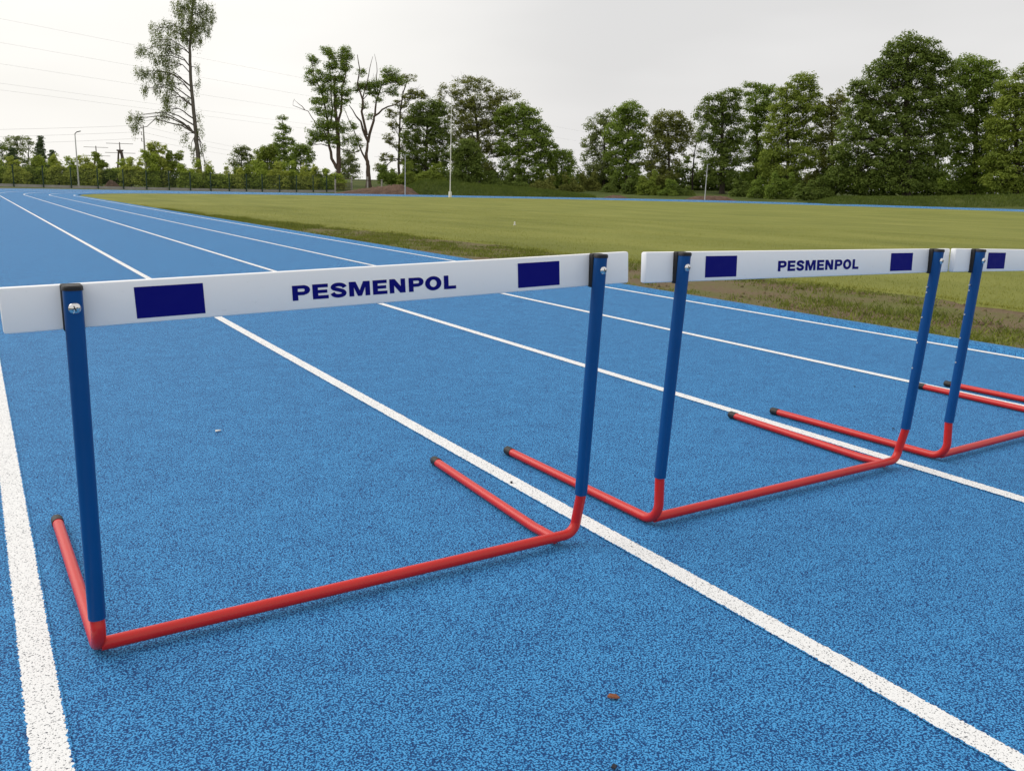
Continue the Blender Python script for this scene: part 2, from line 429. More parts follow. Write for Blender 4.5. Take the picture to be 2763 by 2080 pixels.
blades('verge_weeds', tx, ty, tz(tx, ty)-.012, th_, .011, M['weed'], 1.6, 'patchy green weeds sprouting from the bare brown verge', 'weeds')
# stones and clods lying on the soil
V_, F_ = [], []
for q in range(420):
    yq = 1.5+16*random.random()**1.3; xq = XIN+.05+float(turf_edge(yq))*random.random(); r_ = random.uniform(.006, .022); zq = TZ(xq, yq)-.004
    ang = [k_*math.pi/3+random.uniform(-.3, .3) for k_ in range(6)]; o_ = len(V_)
    V_ += [(xq+r_*random.uniform(.7, 1.2)*math.cos(a_), yq+r_*random.uniform(.7, 1.2)*math.sin(a_), zq-.004) for a_ in ang]
    V_ += [(xq+r_*.55*math.cos(a_), yq+r_*.55*math.sin(a_), zq+r_*random.uniform(.5, .8)) for a_ in ang]
    F_ += [(o_+k_, o_+(k_+1) % 6, o_+6+(k_+1) % 6, o_+6+k_) for k_ in range(6)]+[(o_+6, o_+7, o_+8, o_+9), (o_+9, o_+10, o_+11, o_+6)]
tag(link('clods', np_mesh('clods', V_, F_), M['verge']), 'scattered clods and pebbles on the bare verge', 'clods', kind='stuff')

# ------------------------------------------------------------------ hurdles
HW, BL, BH = 1.0279, 1.2236, 0.6709      # upright spacing, bar length, bar top
BAR_H, BAR_T, BAR_Y = .070, .019, .0215
def letters():
    """polygons of the lettering, letter height 1"""
    P = lambda: ('stem', [[(0, 0), (.39, 0), (.39, 1), (0, 1)]],
                 [([(.39, 1), (.80, 1)]+[(.80+.45*math.sin(t), .68+.32*math.cos(t)) for t in np.linspace(.15, math.pi-.15, 10)]+[(.80, .34), (.39, .34)],
                   [(.39, .775), (.77, .775)]+[(.77+.10*math.sin(t), .675+.095*math.cos(t)) for t in np.linspace(.15, math.pi-.15, 10)]+[(.77, .58), (.39, .58)])], 1.25)
    Ee = lambda: ('e', [[(0, 0), (1.13, 0), (1.13, .235), (.39, .235), (.39, .39), (1.05, .39), (1.05, .61), (.39, .61), (.39, .765), (1.11, .765), (1.11, 1), (0, 1)]], [], 1.13)
    ctrl = np.array([(1.06, .68), (1.0, .78), (.85, .865), (.62, .895), (.38, .87), (.22, .78), (.20, .68), (.32, .60), (.62, .525), (.90, .44), (1.02, .32), (.98, .21), (.84, .135), (.60, .105), (.36, .135), (.22, .22), (.15, .33)])
    tt = np.linspace(0, len(ctrl)-1, 60); sp = np.stack([np.interp(tt, range(len(ctrl)), ctrl[:, i]) for i in (0, 1)], -1)
    for _ in range(3): sp[1:-1] = (sp[:-2]+2*sp[1:-1]+sp[2:])/4
    d = np.gradient(sp, axis=0); d /= np.linalg.norm(d, axis=1)[:, None]; nn = np.stack([-d[:, 1]*.175, d[:, 0]*.125], -1)
    S = lambda: ('s', [], [([tuple(q) for q in sp+nn], [tuple(q) for q in sp-nn])], 1.2)
    Mm = lambda: ('m', [[(0, 0), (.36, 0), (.36, .60), (.63, 0), (.93, 0), (1.20, .60), (1.20, 0), (1.56, 0), (1.56, 1), (1.06, 1), (.78, .40), (.50, 1), (0, 1)]], [], 1.56)
    Nn = lambda: ('n', [[(0, 0), (.36, 0), (.36, .53), (.82, 0), (1.24, 0), (1.24, 1), (.88, 1), (.88, .47), (.42, 1), (0, 1)]], [], 1.24)
    th = np.linspace(0, 2*math.pi, 41)
    O = lambda: ('o', [], [([(.675+.675*math.cos(t), .5+.515*math.sin(t)) for t in th], [(.675+.28*math.cos(t), .5+.265*math.sin(t)) for t in th])], 1.35)
    L = lambda: ('l', [[(0, 0), (1.02, 0), (1.02, .235), (.39, .235), (.39, 1), (0, 1)]], [], 1.02)
    return [P(), Ee(), S(), Mm(), Ee(), Nn(), P(), O(), L()]
EXT = [(-.1658, -.1328), (-.1286, -.0987), (-.0952, -.0635), (-.0589, -.0175), (-.0118, .0175), (.0223, .0552), (.0624, .0945), (.0976, .1333), (.1388, .1657)]
def lettering_mesh():
    mb = MB(); y = BAR_Y-.0006; z0, hh = -.0527, .0266
    for (nm, polys, strips, w), (x0, x1) in zip(letters(), EXT):
        T = lambda q: (x0+q[0]/w*(x1-x0), y, z0+q[1]*hh)
        for p in polys: mb.add([T(q) for q in p], [tuple(range(len(p)))])
        for a, b in strips:
            k = len(a); mb.add([T(q) for q in a]+[T(q) for q in b], [(i, i+1, k+i+1, k+i) for i in range(k-1)])
    return mb

def arc(c, r, u, v, t0, t1, n=9):
    c, u, v = map(lambda q: np.array(q, float), (c, u, v))
    return [c+r*(u*math.cos(t)+v*math.sin(t)) for t in np.linspace(t0, t1, n)]

def round_rect(w, d, r, k=4):
    p = []
    for cx_, cy_, a0 in ((w/2-r, d/2-r, 0), (-w/2+r, d/2-r, 90), (-w/2+r, -d/2+r, 180), (w/2-r, -d/2+r, 270)):
        for a in np.linspace(a0, a0+90, k): p.append((cx_+r*math.cos(math.radians(a)), cy_+r*math.sin(math.radians(a))))
    return p

def make_hurdle(x, y, rz, lean, tilt, dh, sleeves, label, holes=(), hole_side=1):
    root = empty('hurdle', (x, y, 0), rz)
    tag(root, label, 'hurdle', 'hurdles set across the track lanes')
    RT, GZ = .0119, .0138           # tube radius, tube axis height on the rubber
    xl, xr = -HW/2, HW/2
    Yl = lambda z: -lean*z
    # left tube: runner along the ground, bent up into the upright
    rb, yf0 = .050, -.010
    run = [(xl, .664-i*.1, GZ) for i in range(6)]+[(xl, yf0+rb+.01, GZ)]
    bend = arc((xl, yf0+rb, GZ+rb), rb, (0, 0, -1), (0, -1, 0), .12, math.pi/2, 9)
    zt = sleeves[0]+.05
    up = [(xl, Yl(sleeves[0])+.0004, max(sleeves[0]-.002, GZ+rb+.006)), (xl, Yl(zt), zt)]
    o = MB(); o.tube(run+bend+up, RT, 18); lt = o.build('side_tube', M['red'], root, smooth=True, angle=60)
    # base tube: across the lane and bent up into the right upright
    rb2 = .032; yA, zA, yB, zB = .008, GZ+.007, .007, GZ+.010; xe = xr-rb2
    base_pt = lambda x_: (x_, yA+(yB-yA)*(x_-xl)/(xe-xl), zA+(zB-zA)*(x_-xl)/(xe-xl))
    pts = [base_pt(xl+.004)]+[base_pt(xl+.1+i*.13) for i in range(7)]+[base_pt(xe-.01)]
    pts += arc((xe, yB, zB+rb2), rb2, (0, 0, -1), (1, 0, 0), .12, math.pi/2, 9)
    zt = sleeves[1]+.05; pts += [(xr, Yl(sleeves[1]), sleeves[1]-.006), (xr, Yl(zt), zt)]
    o = MB(); o.tube(pts, RT, 18); o.build('base_tube', M['red'], root, smooth=True, angle=60)
    # right runner butted to the base tube
    o = MB(); o.tube([(xr-.056, yB+.004, GZ+.004), (xr-.053, .10, GZ), (xr-.021, .664, GZ)], RT, 18)
    rt = o.build('side_tube', M['red'], root, smooth=True, angle=60)
    for tube, px in ((lt, xl), (rt, xr-.020)):
        o = MB(); o.tube([(px, .655, GZ), (px, .684, GZ), (px, .689, GZ)], [RT+.0014, RT+.0014, RT-.0012], 18)
        o.build('end_cap', M['black'], tube, smooth=True, angle=30)
    # sleeves, brackets, bolts
    prof = round_rect(.0276, .0268, .0112, 6)
    for s, px in ((0, xl), (1, xr)):
        top = BH+tilt*px+dh-.0075; bot = sleeves[s]
        o = MB(); o.tube([(px, Yl(bot), bot), (px, Yl((bot+top)/2), (bot+top)/2), (px, Yl(top), top)], 1, len(prof), prof=prof)
        upr = o.build('upright', M['blue'], root, smooth=True, angle=50)
        # plastic bracket between sleeve and board, with the cap over the sleeve end
        o = MB(); yc = Yl(top); b0 = top-.066
        o.box(px-.0152, yc+.0085, b0, px+.0152, yc+BAR_Y-.0002+lean*.03, top+.0072)
        br = o.build('bracket', M['black'], upr, smooth=True, bevel=.003, angle=50)
        o = MB(); o.tube([(px, yc, top-.001), (px, yc, top+.0042), (px, yc, top+.0066)], 1, len(prof), prof=[(a*1.09, b*1.09) for a, b in prof])
        v = o.v; k = len(prof)
        for q in range(2*k, 3*k): v[q] = (px+(v[q][0]-px)*.90, yc+(v[q][1]-yc)*.88, v[q][2])
        o.build('cap', M['black'], upr, smooth=True, angle=35)
        zb = BH+tilt*px+dh-.0352; yf = Yl(zb)-.0137
        o = MB(); R = .0088; prf = [(0, .0046), (.35, .0043), (.65, .0033), (.88, .0018), (1.0, .0)]
        rings = [[(px+R*q*math.cos(t), yf-h, zb+R*q*math.sin(t)) for t in np.linspace(0, 2*math.pi, 24, endpoint=False)] for q, h in prf[1:]]
        vs = [(px, yf-prf[0][1], zb)]+[q for rg in rings for q in rg]
        fs = [(0, 1+(k+1) % 24, 1+k) for k in range(24)]
        fs += [(1+i*24+k, 1+i*24+(k+1) % 24, 1+(i+1)*24+(k+1) % 24, 1+(i+1)*24+k) for i in range(len(rings)-1) for k in range(24)]
        o.add(vs, fs); o.m = 1
        for t in (.35, .35+math.pi/2):
            c, s_ = math.cos(t), math.sin(t)
            o.bar((px-.0044*c, yf-.0042, zb-.0044*s_), (px+.0044*c, yf-.0042, zb+.0044*s_), .0017, .0012)
        o.build('bolt', None, upr, smooth=True, angle=60, mats=[M['chrome'], M['slot']])
        for zh, big in ([(h, i == 0) for i, h in enumerate(holes)] if s == hole_side else []):
            o = MB(); e = .006 if big else .0012; yq = Yl(zh)+.006
            o.tube([(px-.0125, yq, zh), (px-.0136-e, yq, zh)], .0024, 8)
            o.build('locking_button' if big else 'adjustment_hole', M['steel'], upr, smooth=True)
    # the board
    b = bpy.data.objects.new('top_bar', None)
    o = MB(); yb0 = BAR_Y; o.box(-BL/2, yb0, -BAR_H, BL/2, yb0+BAR_T, 0)
    tb = o.build('top_bar', M['board'], root, smooth=True, bevel=.0042, seg=2, angle=25)
    bpy.data.objects.remove(b)
    tb.location = (0, Yl(BH), BH+dh); tb.rotation_euler = (-math.atan(lean), -math.atan(tilt), 0)
    for x0, x1 in ((-.4245, -.3170), (.3125, .4185)):
        o = MB(); o.add([(x0, yb0-.0006, -.0618), (x1, yb0-.0006, -.0618), (x1, yb0-.0006, -.0113), (x0, yb0-.0006, -.0113)], [(0, 1, 2, 3)])
        o.build('printed_panel', M['print'], tb)
    lettering_mesh().build('lettering', M['print'], tb)
    return root
make_hurdle(.6072, 1.4974, .0177, .0474, .0359, -.0086, (.077, .124), 'hurdle with its white board sagging at one end')
make_hurdle(1.8696, 1.5088, .0196, .0512, .0002, .0131, (.1325, .129), 'level hurdle standing between the sagging-board hurdle and the next one', holes=(.571, .555, .480, .402, .323), hole_side=1)
make_hurdle(3.0875, 1.5103, .0358, .0356, -.015, .0052, (.134, .132), 'hurdle in the third lane, its left runner lying beside a white line', holes=(.574, .557, .482, .408, .33), hole_side=0)
make_hurdle(4.262, 1.520, .030, .04, 0, .006, (.132, .132), 'hurdle in the lane next to the kerb, only a red runner tip showing')

# ------------------------------------------------------------------ trees
class Plant:
    def __init__(s): s.tube = MB(); s.pts = []
def quads_leaf(P, N_, size, elong=1.35, hang=0.0):
    """leaf-sized quads at P with rough normals N_"""
    n = len(P); N_ = N_+rng.normal(0, .26, (n, 3)); N_ /= np.linalg.norm(N_, axis=1)[:, None]+1e-9
    t = rng.normal(0, 1, (n, 3)); t[:, 2] -= hang*2; t -= N_*(t*N_).sum(1)[:, None]; t /= np.linalg.norm(t, axis=1)[:, None]+1e-9
    b = np.cross(N_, t); s = size*rng.uniform(.6, 1.4, n)[:, None]; w = s/elong*rng.uniform(.7, 1.1, n)[:, None]
    bend = N_*s*rng.uniform(-.25, .25, n)[:, None]
    V = np.stack([P-t*s*.5, P+b*w*.5+bend*.4+t*s*.1, P+t*s*.5+bend, P-b*w*.5+bend*.4+t*s*.1], 1)
    return V.reshape(-1, 3)

def limb(mb, a, b, r0, r1, sag=0.0, k=5, n=6, wig=.06):
    a, b = np.array(a, float), np.array(b, float); L = np.linalg.norm(b-a); pts = []
    for i in range(k+1):
        t = i/k; p = a+(b-a)*t; p = p+np.array([0, 0, 1.0])*sag*L*math.sin(math.pi*t)
        if 0 < i < k: p = p+rng.normal(0, wig*L/ k**.5, 3)
        pts.append(p)
    mb.tube(pts, [r0+(r1-r0)*(i/k) for i in range(k+1)], n, cap=False)
    return pts

def tree(name, label, cat, base, depth, trunk, lobes, leafmat, barkmat, tw=.5, leaf=.30, dens=1.0, clump=.85, flat=.55, hang=0.0,
         shell=.5, group=None, bare=0, twigs=.35, squash=.9, lump=1.0, dz=0.0, tall=1.0, limbs=()):
    """trunk: list of (px, py) sight lines at this depth from fork up; lobes: (px, py, rx, ry, weight)"""
    g = survey(base, 500, depth); gx_, gy_ = g[0], g[1]; gz = TZ(gx_, gy_)-.12+dz
    root = empty(name, (gx_, gy_, gz)); tag(root, label, cat, group)
    O = np.array([gx_, gy_, gz]); mpp = depth/FPX
    vd = np.array([C_F[0], C_F[1], 0]); vd /= np.linalg.norm(vd); vr = np.array([vd[1], -vd[0], 0])
    mb = MB()
    tp = [np.zeros(3)]+[survey(px, py, depth)-O for px, py in trunk]
    tp[0] = np.array([0, 0, -.1])
    fine = []
    for a, b in zip(tp[:-1], tp[1:]):
        for i in range(4): fine.append(a+(b-a)*i/4+rng.normal(0, .02, 3)*tw*2)
    fine.append(tp[-1]); H = fine[-1][2]
    rads = [tw/2*(1.35 if i == 0 else 1)*(1-.62*min(1, max(0, p[2]/max(H, .1)))) for i, p in enumerate(fine)]
    mb.tube(fine, rads, 9, cap=True)
    cand = [(p, r) for p, r in zip(fine, rads) if p[2] > .3*H]
    for pl in limbs:
        w0, pl = pl[0], pl[1:]; q = [survey(px, py, depth)-O for px, py in pl]; dd0 = rng.uniform(-.5, .5)
        pts = []
        for i in range(len(q)-1):
            for u_ in (0, .5): pts.append(q[i]+(q[i+1]-q[i])*u_+vd*dd0*(i+u_)*.8+rng.normal(0, .05, 3)*(i+u_ > 0))
        pts.append(q[-1]+vd*dd0*(len(q)-1)*.8)
        rr_ = [w0*(1-.78*i/(len(pts)-1)) for i in range(len(pts))]
        mb.tube(pts, rr_, 7, cap=False); cand += list(zip(pts, rr_))[2:]
    VS = []
    for lb in lobes:
        px, py, rx, ry = lb[:4]; wgt = lb[4] if len(lb) > 4 else 1.0; dd = lb[5] if len(lb) > 5 else rng.uniform(-.35, .35)*rx*mpp
        c = survey(px, py, depth)-O+vd*dd; rx, ry = rx*mpp, ry*mpp*tall; rd = (rx+min(rx, ry))*.5*squash
        # limb from the trunk to the lobe
        want = max(c[2]-1.1*np.hypot(c[0], c[1])*.6-.3*ry, H*.25)
        if hang >= .5: want = max(c[2]-.32*np.hypot(c[0]-fine[-1][0]*.6, c[1]-fine[-1][1]*.6), H*.3)
        ai = int(np.argmin([abs(p[2]-want) for p in fine])); A = fine[ai]; ra = rads[ai]
        if len(limbs):
            A, ra = min(cand, key=lambda q: np.linalg.norm(q[0]-c)+(2.0 if q[0][2] > c[2]+.2 else 0))
        r0 = min(max(ra*.42, .03), .03+.035*np.linalg.norm(c-A)**.8)
        lp = limb(mb, A, c+np.array([0, 0, -.15*ry]), r0, max(.025, r0*.3), sag=.08 if hang < .5 else .16)
        nc = max(4, int(wgt*dens*(rx*ry*11.0)/clump**2))
        d = rng.normal(0, 1, (nc, 3)); d /= np.linalg.norm(d, axis=1)[:, None]
        rr = (shell+(1-shell)*rng.random(nc))**.6*rng.uniform(.72, 1.08, nc)
        cc = c+(d[:, :1]*vr*rx+d[:, 1:2]*vd*rd+d[:, 2:]*np.array([0, 0, ry]))*rr[:, None]
        for q in range(nc):
            if rng.random() < twigs:
                limb(mb, lp[rng.integers(2, len(lp))], cc[q], max(.018, r0*.22), .012, k=3, n=4, wig=.09)
        for q in range(bare):
            dv = rng.normal(0, 1, 3); dv[2] = abs(dv[2])*1.6; dv /= np.linalg.norm(dv)
            e = c+dv*np.array([rx, rx, ry])*rng.uniform(1.0, 1.35)
            tl = limb(mb, lp[-1], e, .03, .012, k=4, n=4, wig=.1)
            for _ in range(3): limb(mb, tl[rng.integers(1, 4)], e+rng.normal(0, .5, 3), .018, .010, k=2, n=3)
        nl = rng.integers(int(32*lump), int(74*lump), nc)*1; lf = leaf*.76
        tot = nl.sum(); cl = np.repeat(cc, nl, 0); cr = np.repeat(clump*rng.uniform(.6, 1.3, nc), nl)
        dl = rng.normal(0, 1, (tot, 3)); dl /= np.linalg.norm(dl, axis=1)[:, None]
        if hang < .5: dl[:, 2] = np.where(dl[:, 2] < -.2, -dl[:, 2], dl[:, 2])
        rad = rng.random(tot)**.45
        off = dl*rad[:, None]*cr[:, None]*np.array([1, 1, flat*1.55 if hang < .5 else 1.25])
        if hang >= .5: off[:, 2] -= cr*.5; off[:, :2] *= .55
        nrm = dl*np.array([.9, .9, .8])+np.array([0, 0, .35 if hang < .5 else .1])
        VS.append(quads_leaf(cl+off, nrm, lf, 1.35 if hang < .5 else 1.9, hang))
    mb_o = mb.build('trunk', barkmat, root, smooth=True, angle=80)
    V = np.concatenate(VS)
    cr_ = link('crown', np_mesh('crown', V, np.arange(len(V)).reshape(-1, 4)), leafmat, root)
    return root

def auto_lobes(cx_, top, hw, bot, n=9, k=.42):
    """rounded crown outline: lobes spread inside an ellipse"""
    H = bot-top; L = [(cx_, top+hw*k, hw*k, hw*k)]
    for i in range(n):
        t = (i+.5)/n; yv = top+H*(.12+.80*t); prof = math.sin(math.pi*min(.97, .16+.72*t))**.7
        s = (-1)**i; x = cx_+s*hw*prof*rng.uniform(.25, .68); r = hw*k*rng.uniform(.75, 1.15)
        L.append((x, yv, r, min(r*rng.uniform(.8, 1.1), H*.4)))
    return L

def bush(label, px, top, hw, depth, mt, base_y=512, dens=1.0, leaf=.24, group='bushes behind the fence', name='bush', clump=.45, shoots=2, n=9, lump=.62):
    lobes = []
    for i in range(n):
        x = px+hw*rng.uniform(-.7, .7); f = 1-.55*((x-px)/hw)**2
        r = hw*rng.uniform(.22, .46); t = top+(base_y-top)*(1-f)+rng.uniform(0, .15)*(base_y-top)
        lobes.append((x, t+r*.9, r, r*rng.uniform(.75, 1.0)))
    for i in range(3):
        x = px+hw*(i-1)*.6; lobes.append((x, base_y-(base_y-top)*.33, hw*.42, (base_y-top)*.34))
    for i in range(shoots):
        x = px+hw*rng.uniform(-.8, .8); lobes.append((x, top-rng.uniform(-4, 12), 7, 16, .9))
    return tree(name, label, 'bush', px, depth, [(px, base_y-(base_y-top)*.5)], lobes, mt, M['bark_dark'], tw=.14, leaf=leaf, dens=dens, clump=clump, twigs=.06, group=group, shell=.35, lump=lump)

# --- beyond the fence, left -------------------------------------------------
TG = 'trees beyond the fence'
tree('feathery_tree', 'tall slender tree with a leaning bare lower trunk and drooping one-sided crown', 'tree', 543, 112,
     [(536, 430), (526, 340), (520, 270), (514, 200), (512, 130), (515, 70), (520, 20), (522, -15)],
     [(522, 5, 34, 30), (484, 16, 32, 26), (552, 30, 30, 34), (540, 72, 30, 28), (505, 60, 34, 34), (495, 95, 34, 22), (530, 100, 20, 20), (455, 68, 30, 18), (420, 75, 24, 14),
      (437, 108, 34, 20), (470, 128, 26, 20), (390, 135, 24, 16), (420, 150, 30, 18), (455, 165, 30, 22), (378, 192, 24, 14), (412, 200, 30, 20), (447, 200, 26, 22),
      (388, 238, 16, 14), (428, 232, 22, 12), (468, 222, 24, 22), (456, 258, 26, 20), (490, 268, 18, 12), (446, 296, 22, 22, .8), (430, 312, 18, 10, .8), (364, 316, 22, 16), (382, 308, 14, 8), (368, 346, 18, 14),
      (480, 335, 18, 8, .7), (500, 365, 16, 12, .8), (516, 395, 12, 12, .8), (532, 310, 12, 10, .5), (540, 350, 10, 12, .6), (548, 400, 10, 10, .5), (530, 230, 10, 18, .6), (530, 180, 8, 16, .6), (522, 425, 12, 10, .8), (552, 440, 10, 10, .6)],
     M['leaf_grey'], M['bark_grey'], tw=.62, leaf=.25, dens=1.05, clump=.80, hang=1.0, twigs=.4, group=TG, lump=.80, shell=.25)
# background woods at the far left
for (px, top, hw, dep, mt, lab, dn) in [(4, 388, 26, 138, 'leaf_dark', 'dark leafy tree standing farthest to the side of the thicket', 1),
        (45, 362, 30, 140, 'leaf_grey', 'loose grey-green tree with airy top beside the spruces', .75), (76, 372, 26, 143, 'leaf_grey', 'thin-leaved tree between the loose tree and the tall spruce', .65),
        (26, 372, 20, 145, 'leaf_grey', 'slim airy tree just behind the thicket of the far fence corner', .6)]:
    tree('leafy_tree', lab, 'tree', px, dep, [(px, 440), (px+2, top+20)], auto_lobes(px, top, hw, 500, 9, .40), M[mt], M['bark_dark'], tw=.3, leaf=.30, dens=dn, clump=.75, group=TG, lump=.8)
def spruce(px, top, hw, dep, lab):
    lobes = []
    for i in range(9):
        t = i/8; lobes.append((px+rng.uniform(-1, 1)*hw*.2*t, top+8+(500-top)*t*.92, max(3, hw*(.14+.86*t)), 11, 1.2, 0.0))
    tree('spruce', lab, 'tree', px, dep, [(px, 450), (px, top)], lobes, M['needle'], M['bark_dark'], tw=.28, leaf=.28, dens=1.5, clump=.5, flat=.4, group=TG, twigs=.1, lump=.8)
spruce(108, 370, 30, 132, 'dark pointed spruce rising beside the loose-leaved trees')
spruce(141, 408, 24, 130, 'smaller dark spruce next to the tall pointed one')
spruce(33, 402, 32, 128, 'broad dark spruce half hidden in the thicket')
# trees between the tall one and the twin trunks
tree('leafy_tree', 'small round airy tree behind the green fence', 'tree', 652, 128, [(652, 470), (652, 415)], auto_lobes(652, 394, 38, 488, 8, .42), M['leaf_grey'], M['bark_dark'], tw=.25, leaf=.27, dens=.8, clump=.65, group=TG, lump=.75)
tree('leafy_tree', 'yellow-green bushy tree behind the green fence', 'tree', 722, 122, [(722, 470), (722, 420)], auto_lobes(722, 392, 50, 500, 10, .42), M['leaf_yellow'], M['bark_dark'], tw=.3, leaf=.27, dens=1.0, clump=.7, group=TG)
tree('leafy_tree', 'narrow drooping young tree poking above the yellow-green one', 'tree', 770, 120, [(768, 440), (764, 360), (762, 325)],
     [(762, 324, 11, 9), (757, 345, 16, 9), (773, 352, 14, 10), (760, 372, 22, 10), (752, 388, 16, 10), (778, 385, 18, 12), (768, 405, 24, 12), (770, 430, 30, 18)], M['leaf_mid'], M['bark_dark'], tw=.22, leaf=.24, dens=.9, clump=.5, group=TG, lump=.75)
tree('leafy_tree', 'bushy tree crowding the left foot of the twin trunks', 'tree', 812, 118, [(812, 470), (812, 420)], auto_lobes(812, 388, 44, 500, 10, .42), M['leaf_mid'], M['bark_dark'], tw=.28, leaf=.26, dens=.85, clump=.65, group=TG)
tree('leafy_tree', 'small distant round tree seen between the twin trunks', 'tree', 940, 175, [(940, 470), (940, 440)], auto_lobes(940, 416, 34, 492, 8, .42), M['leaf_grey'], M['bark_dark'], tw=.3, leaf=.34, dens=.9, clump=.9, group=TG)
# the twin locust trees
LA = [(.24, (909, 455), (895, 428), (889, 396), (886, 349), (880, 302), (868, 250), (848, 205), (842, 170)),
      (.20, (911, 349), (921, 302), (924, 238), (933, 207), (936, 160)), (.13, (886, 349), (898, 300), (893, 240), (888, 190), (882, 140)),
      (.08, (889, 385), (870, 345), (854, 333), (835, 302), (823, 298), (794, 286), (800, 270)), (.06, (823, 298), (806, 280), (790, 268)), (.07, (914, 400), (945, 410), (962, 398))]
LB = [(.22, (993, 381), (978, 349), (971, 327), (956, 311), (937, 282)), (.20, (990, 365), (978, 302), (979, 270), (965, 232), (971, 184), (966, 150)), (.10, (978, 270), (990, 225), (1000, 185), (1008, 155)),
      (.22, (993, 385), (1005, 343), (1012, 314), (1035, 298), (1066, 286), (1098, 268)), (.15, (1012, 314), (1016, 270), (1028, 232), (1054, 207), (1072, 190)), (.08, (1020, 255), (1015, 215), (1018, 175), (1012, 148)),
      (.14, (987, 431), (968, 396), (952, 349), (927, 295)), (.09, (968, 409), (940, 415), (918, 403)), (.07, (979, 270), (1000, 245), (1012, 200))]
tree('locust_tree', 'tall thin-leaved tree with a thick forked trunk behind the green fence end', 'tree', 914, 120,
     [(914, 440), (914, 400), (911, 350), (906, 300), (903, 250), (904, 205)],
     [(880, 136, 14, 9), (892, 150, 20, 14), (932, 140, 16, 10), (925, 160, 22, 13), (940, 152, 14, 9), (840, 162, 14, 8), (836, 192, 12, 10), (848, 172, 12, 10), (895, 178, 28, 13), (930, 185, 24, 14), (845, 222, 22, 12), (862, 210, 16, 12),
      (890, 215, 28, 14), (918, 215, 24, 14), (870, 245, 28, 12), (900, 250, 28, 14), (928, 250, 22, 12), (850, 275, 20, 9), (880, 278, 28, 12), (912, 285, 26, 13), (935, 270, 14, 8), (858, 300, 20, 9), (890, 310, 24, 11),
      (872, 340, 30, 15), (900, 345, 26, 14), (850, 370, 32, 13), (880, 372, 32, 15), (905, 385, 22, 12), (925, 350, 20, 12), (940, 380, 18, 13, .8), (835, 390, 18, 7, .7)],
     M['leaf_mid'], M['bark'], tw=.75, leaf=.235, dens=.85, clump=.60, flat=.65, twigs=.6, group=TG, lump=.72, shell=.1, bare=0, tall=1.5, limbs=LA)
tree('locust_tree', 'gnarled half-bare tree with a stubbed brown trunk behind the dirt heap', 'tree', 995, 121,
     [(994, 450), (988, 425), (992, 385)],
     [(975, 200, 18, 10, .6), (990, 235, 34, 10), (1015, 232, 26, 11), (965, 240, 20, 10), (1005, 255, 24, 8), (1050, 200, 32, 11), (1064, 212, 26, 10), (1080, 225, 24, 9), (1045, 222, 24, 9), (1020, 272, 20, 8, .6), (985, 290, 16, 8, .6),
      (1060, 250, 30, 9, .8), (950, 345, 16, 12, .7), (960, 390, 18, 14, .8), (940, 415, 16, 10, .6), (1000, 320, 14, 9, .5), (975, 385, 12, 12, .5)],
     M['leaf_mid'], M['bark'], tw=.80, leaf=.225, dens=.80, clump=.58, flat=.65, twigs=.7, group=TG, lump=.68, shell=.1, bare=1, tall=1.6, limbs=LB)
tree('ash_tree', 'airy tree with thin trunk and see-through crown beside the dark round tree', 'tree', 1077, 126,
     [(1076, 430), (1078, 360), (1080, 300), (1088, 250), (1100, 215)],
     [(1100, 215, 26, 12, .7), (1125, 250, 26, 12), (1140, 262, 18, 9), (1105, 262, 26, 12), (1085, 285, 26, 12, .8), (1055, 310, 24, 14, .7), (1065, 345, 26, 14, .8), (1100, 320, 24, 14, .8), (1050, 380, 22, 16, .8), (1085, 395, 26, 18, .8), (1045, 430, 22, 16, .9), (1030, 455, 20, 14), (1100, 440, 26, 20)],
     M['leaf_olive'], M['bark_grey'], tw=.42, leaf=.26, dens=.72, clump=.6, flat=.5, twigs=.7, group=TG, lump=.7, bare=3, shell=.3)
# --- clump in the middle -----------------------------------------------------
TM = 'trees of the middle clump'
tree('maple_tree', 'dark green round-headed tree behind the grassy bank', 'tree', 1150, 124, [(1150, 440), (1152, 360), (1155, 310)],
     [(1165, 292, 34, 20), (1130, 300, 26, 18), (1190, 300, 22, 22), (1150, 325, 44, 24), (1115, 335, 28, 22), (1185, 340, 34, 26), (1105, 375, 26, 24), (1145, 375, 40, 26), (1190, 385, 34, 28), (1110, 420, 28, 26), (1150, 425, 38, 26), (1190, 430, 34, 28), (1120, 455, 30, 22), (1165, 465, 40, 24)],
     M['leaf_dark'], M['bark_dark'], tw=.5, leaf=.30, dens=1.0, clump=.75, flat=.6, group=TM, twigs=.35)
tree('ash_tree', 'large ash with an airy see-through top and many thin upright branches', 'tree', 1290, 128, [(1292, 440), (1290, 380), (1285, 320), (1275, 260)],
     [(1255, 228, 40, 20, .62), (1215, 250, 34, 18, .55), (1195, 268, 20, 18, .5), (1300, 235, 36, 20, .6), (1330, 262, 34, 22, .7), (1375, 260, 24, 16, .55), (1250, 275, 42, 26, .75), (1295, 285, 44, 28, .85), (1345, 300, 40, 28), (1230, 315, 34, 28, .8), (1280, 335, 46, 30), (1325, 350, 44, 30), (1245, 370, 40, 30), (1290, 400, 46, 30), (1340, 405, 40, 28, .8), (1250, 430, 44, 30), (1300, 455, 50, 26)],
     M['leaf_olive'], M['bark_grey'], tw=.65, leaf=.28, dens=.88, clump=.72, flat=.6, group=TM, twigs=.7, bare=3, lump=.85)
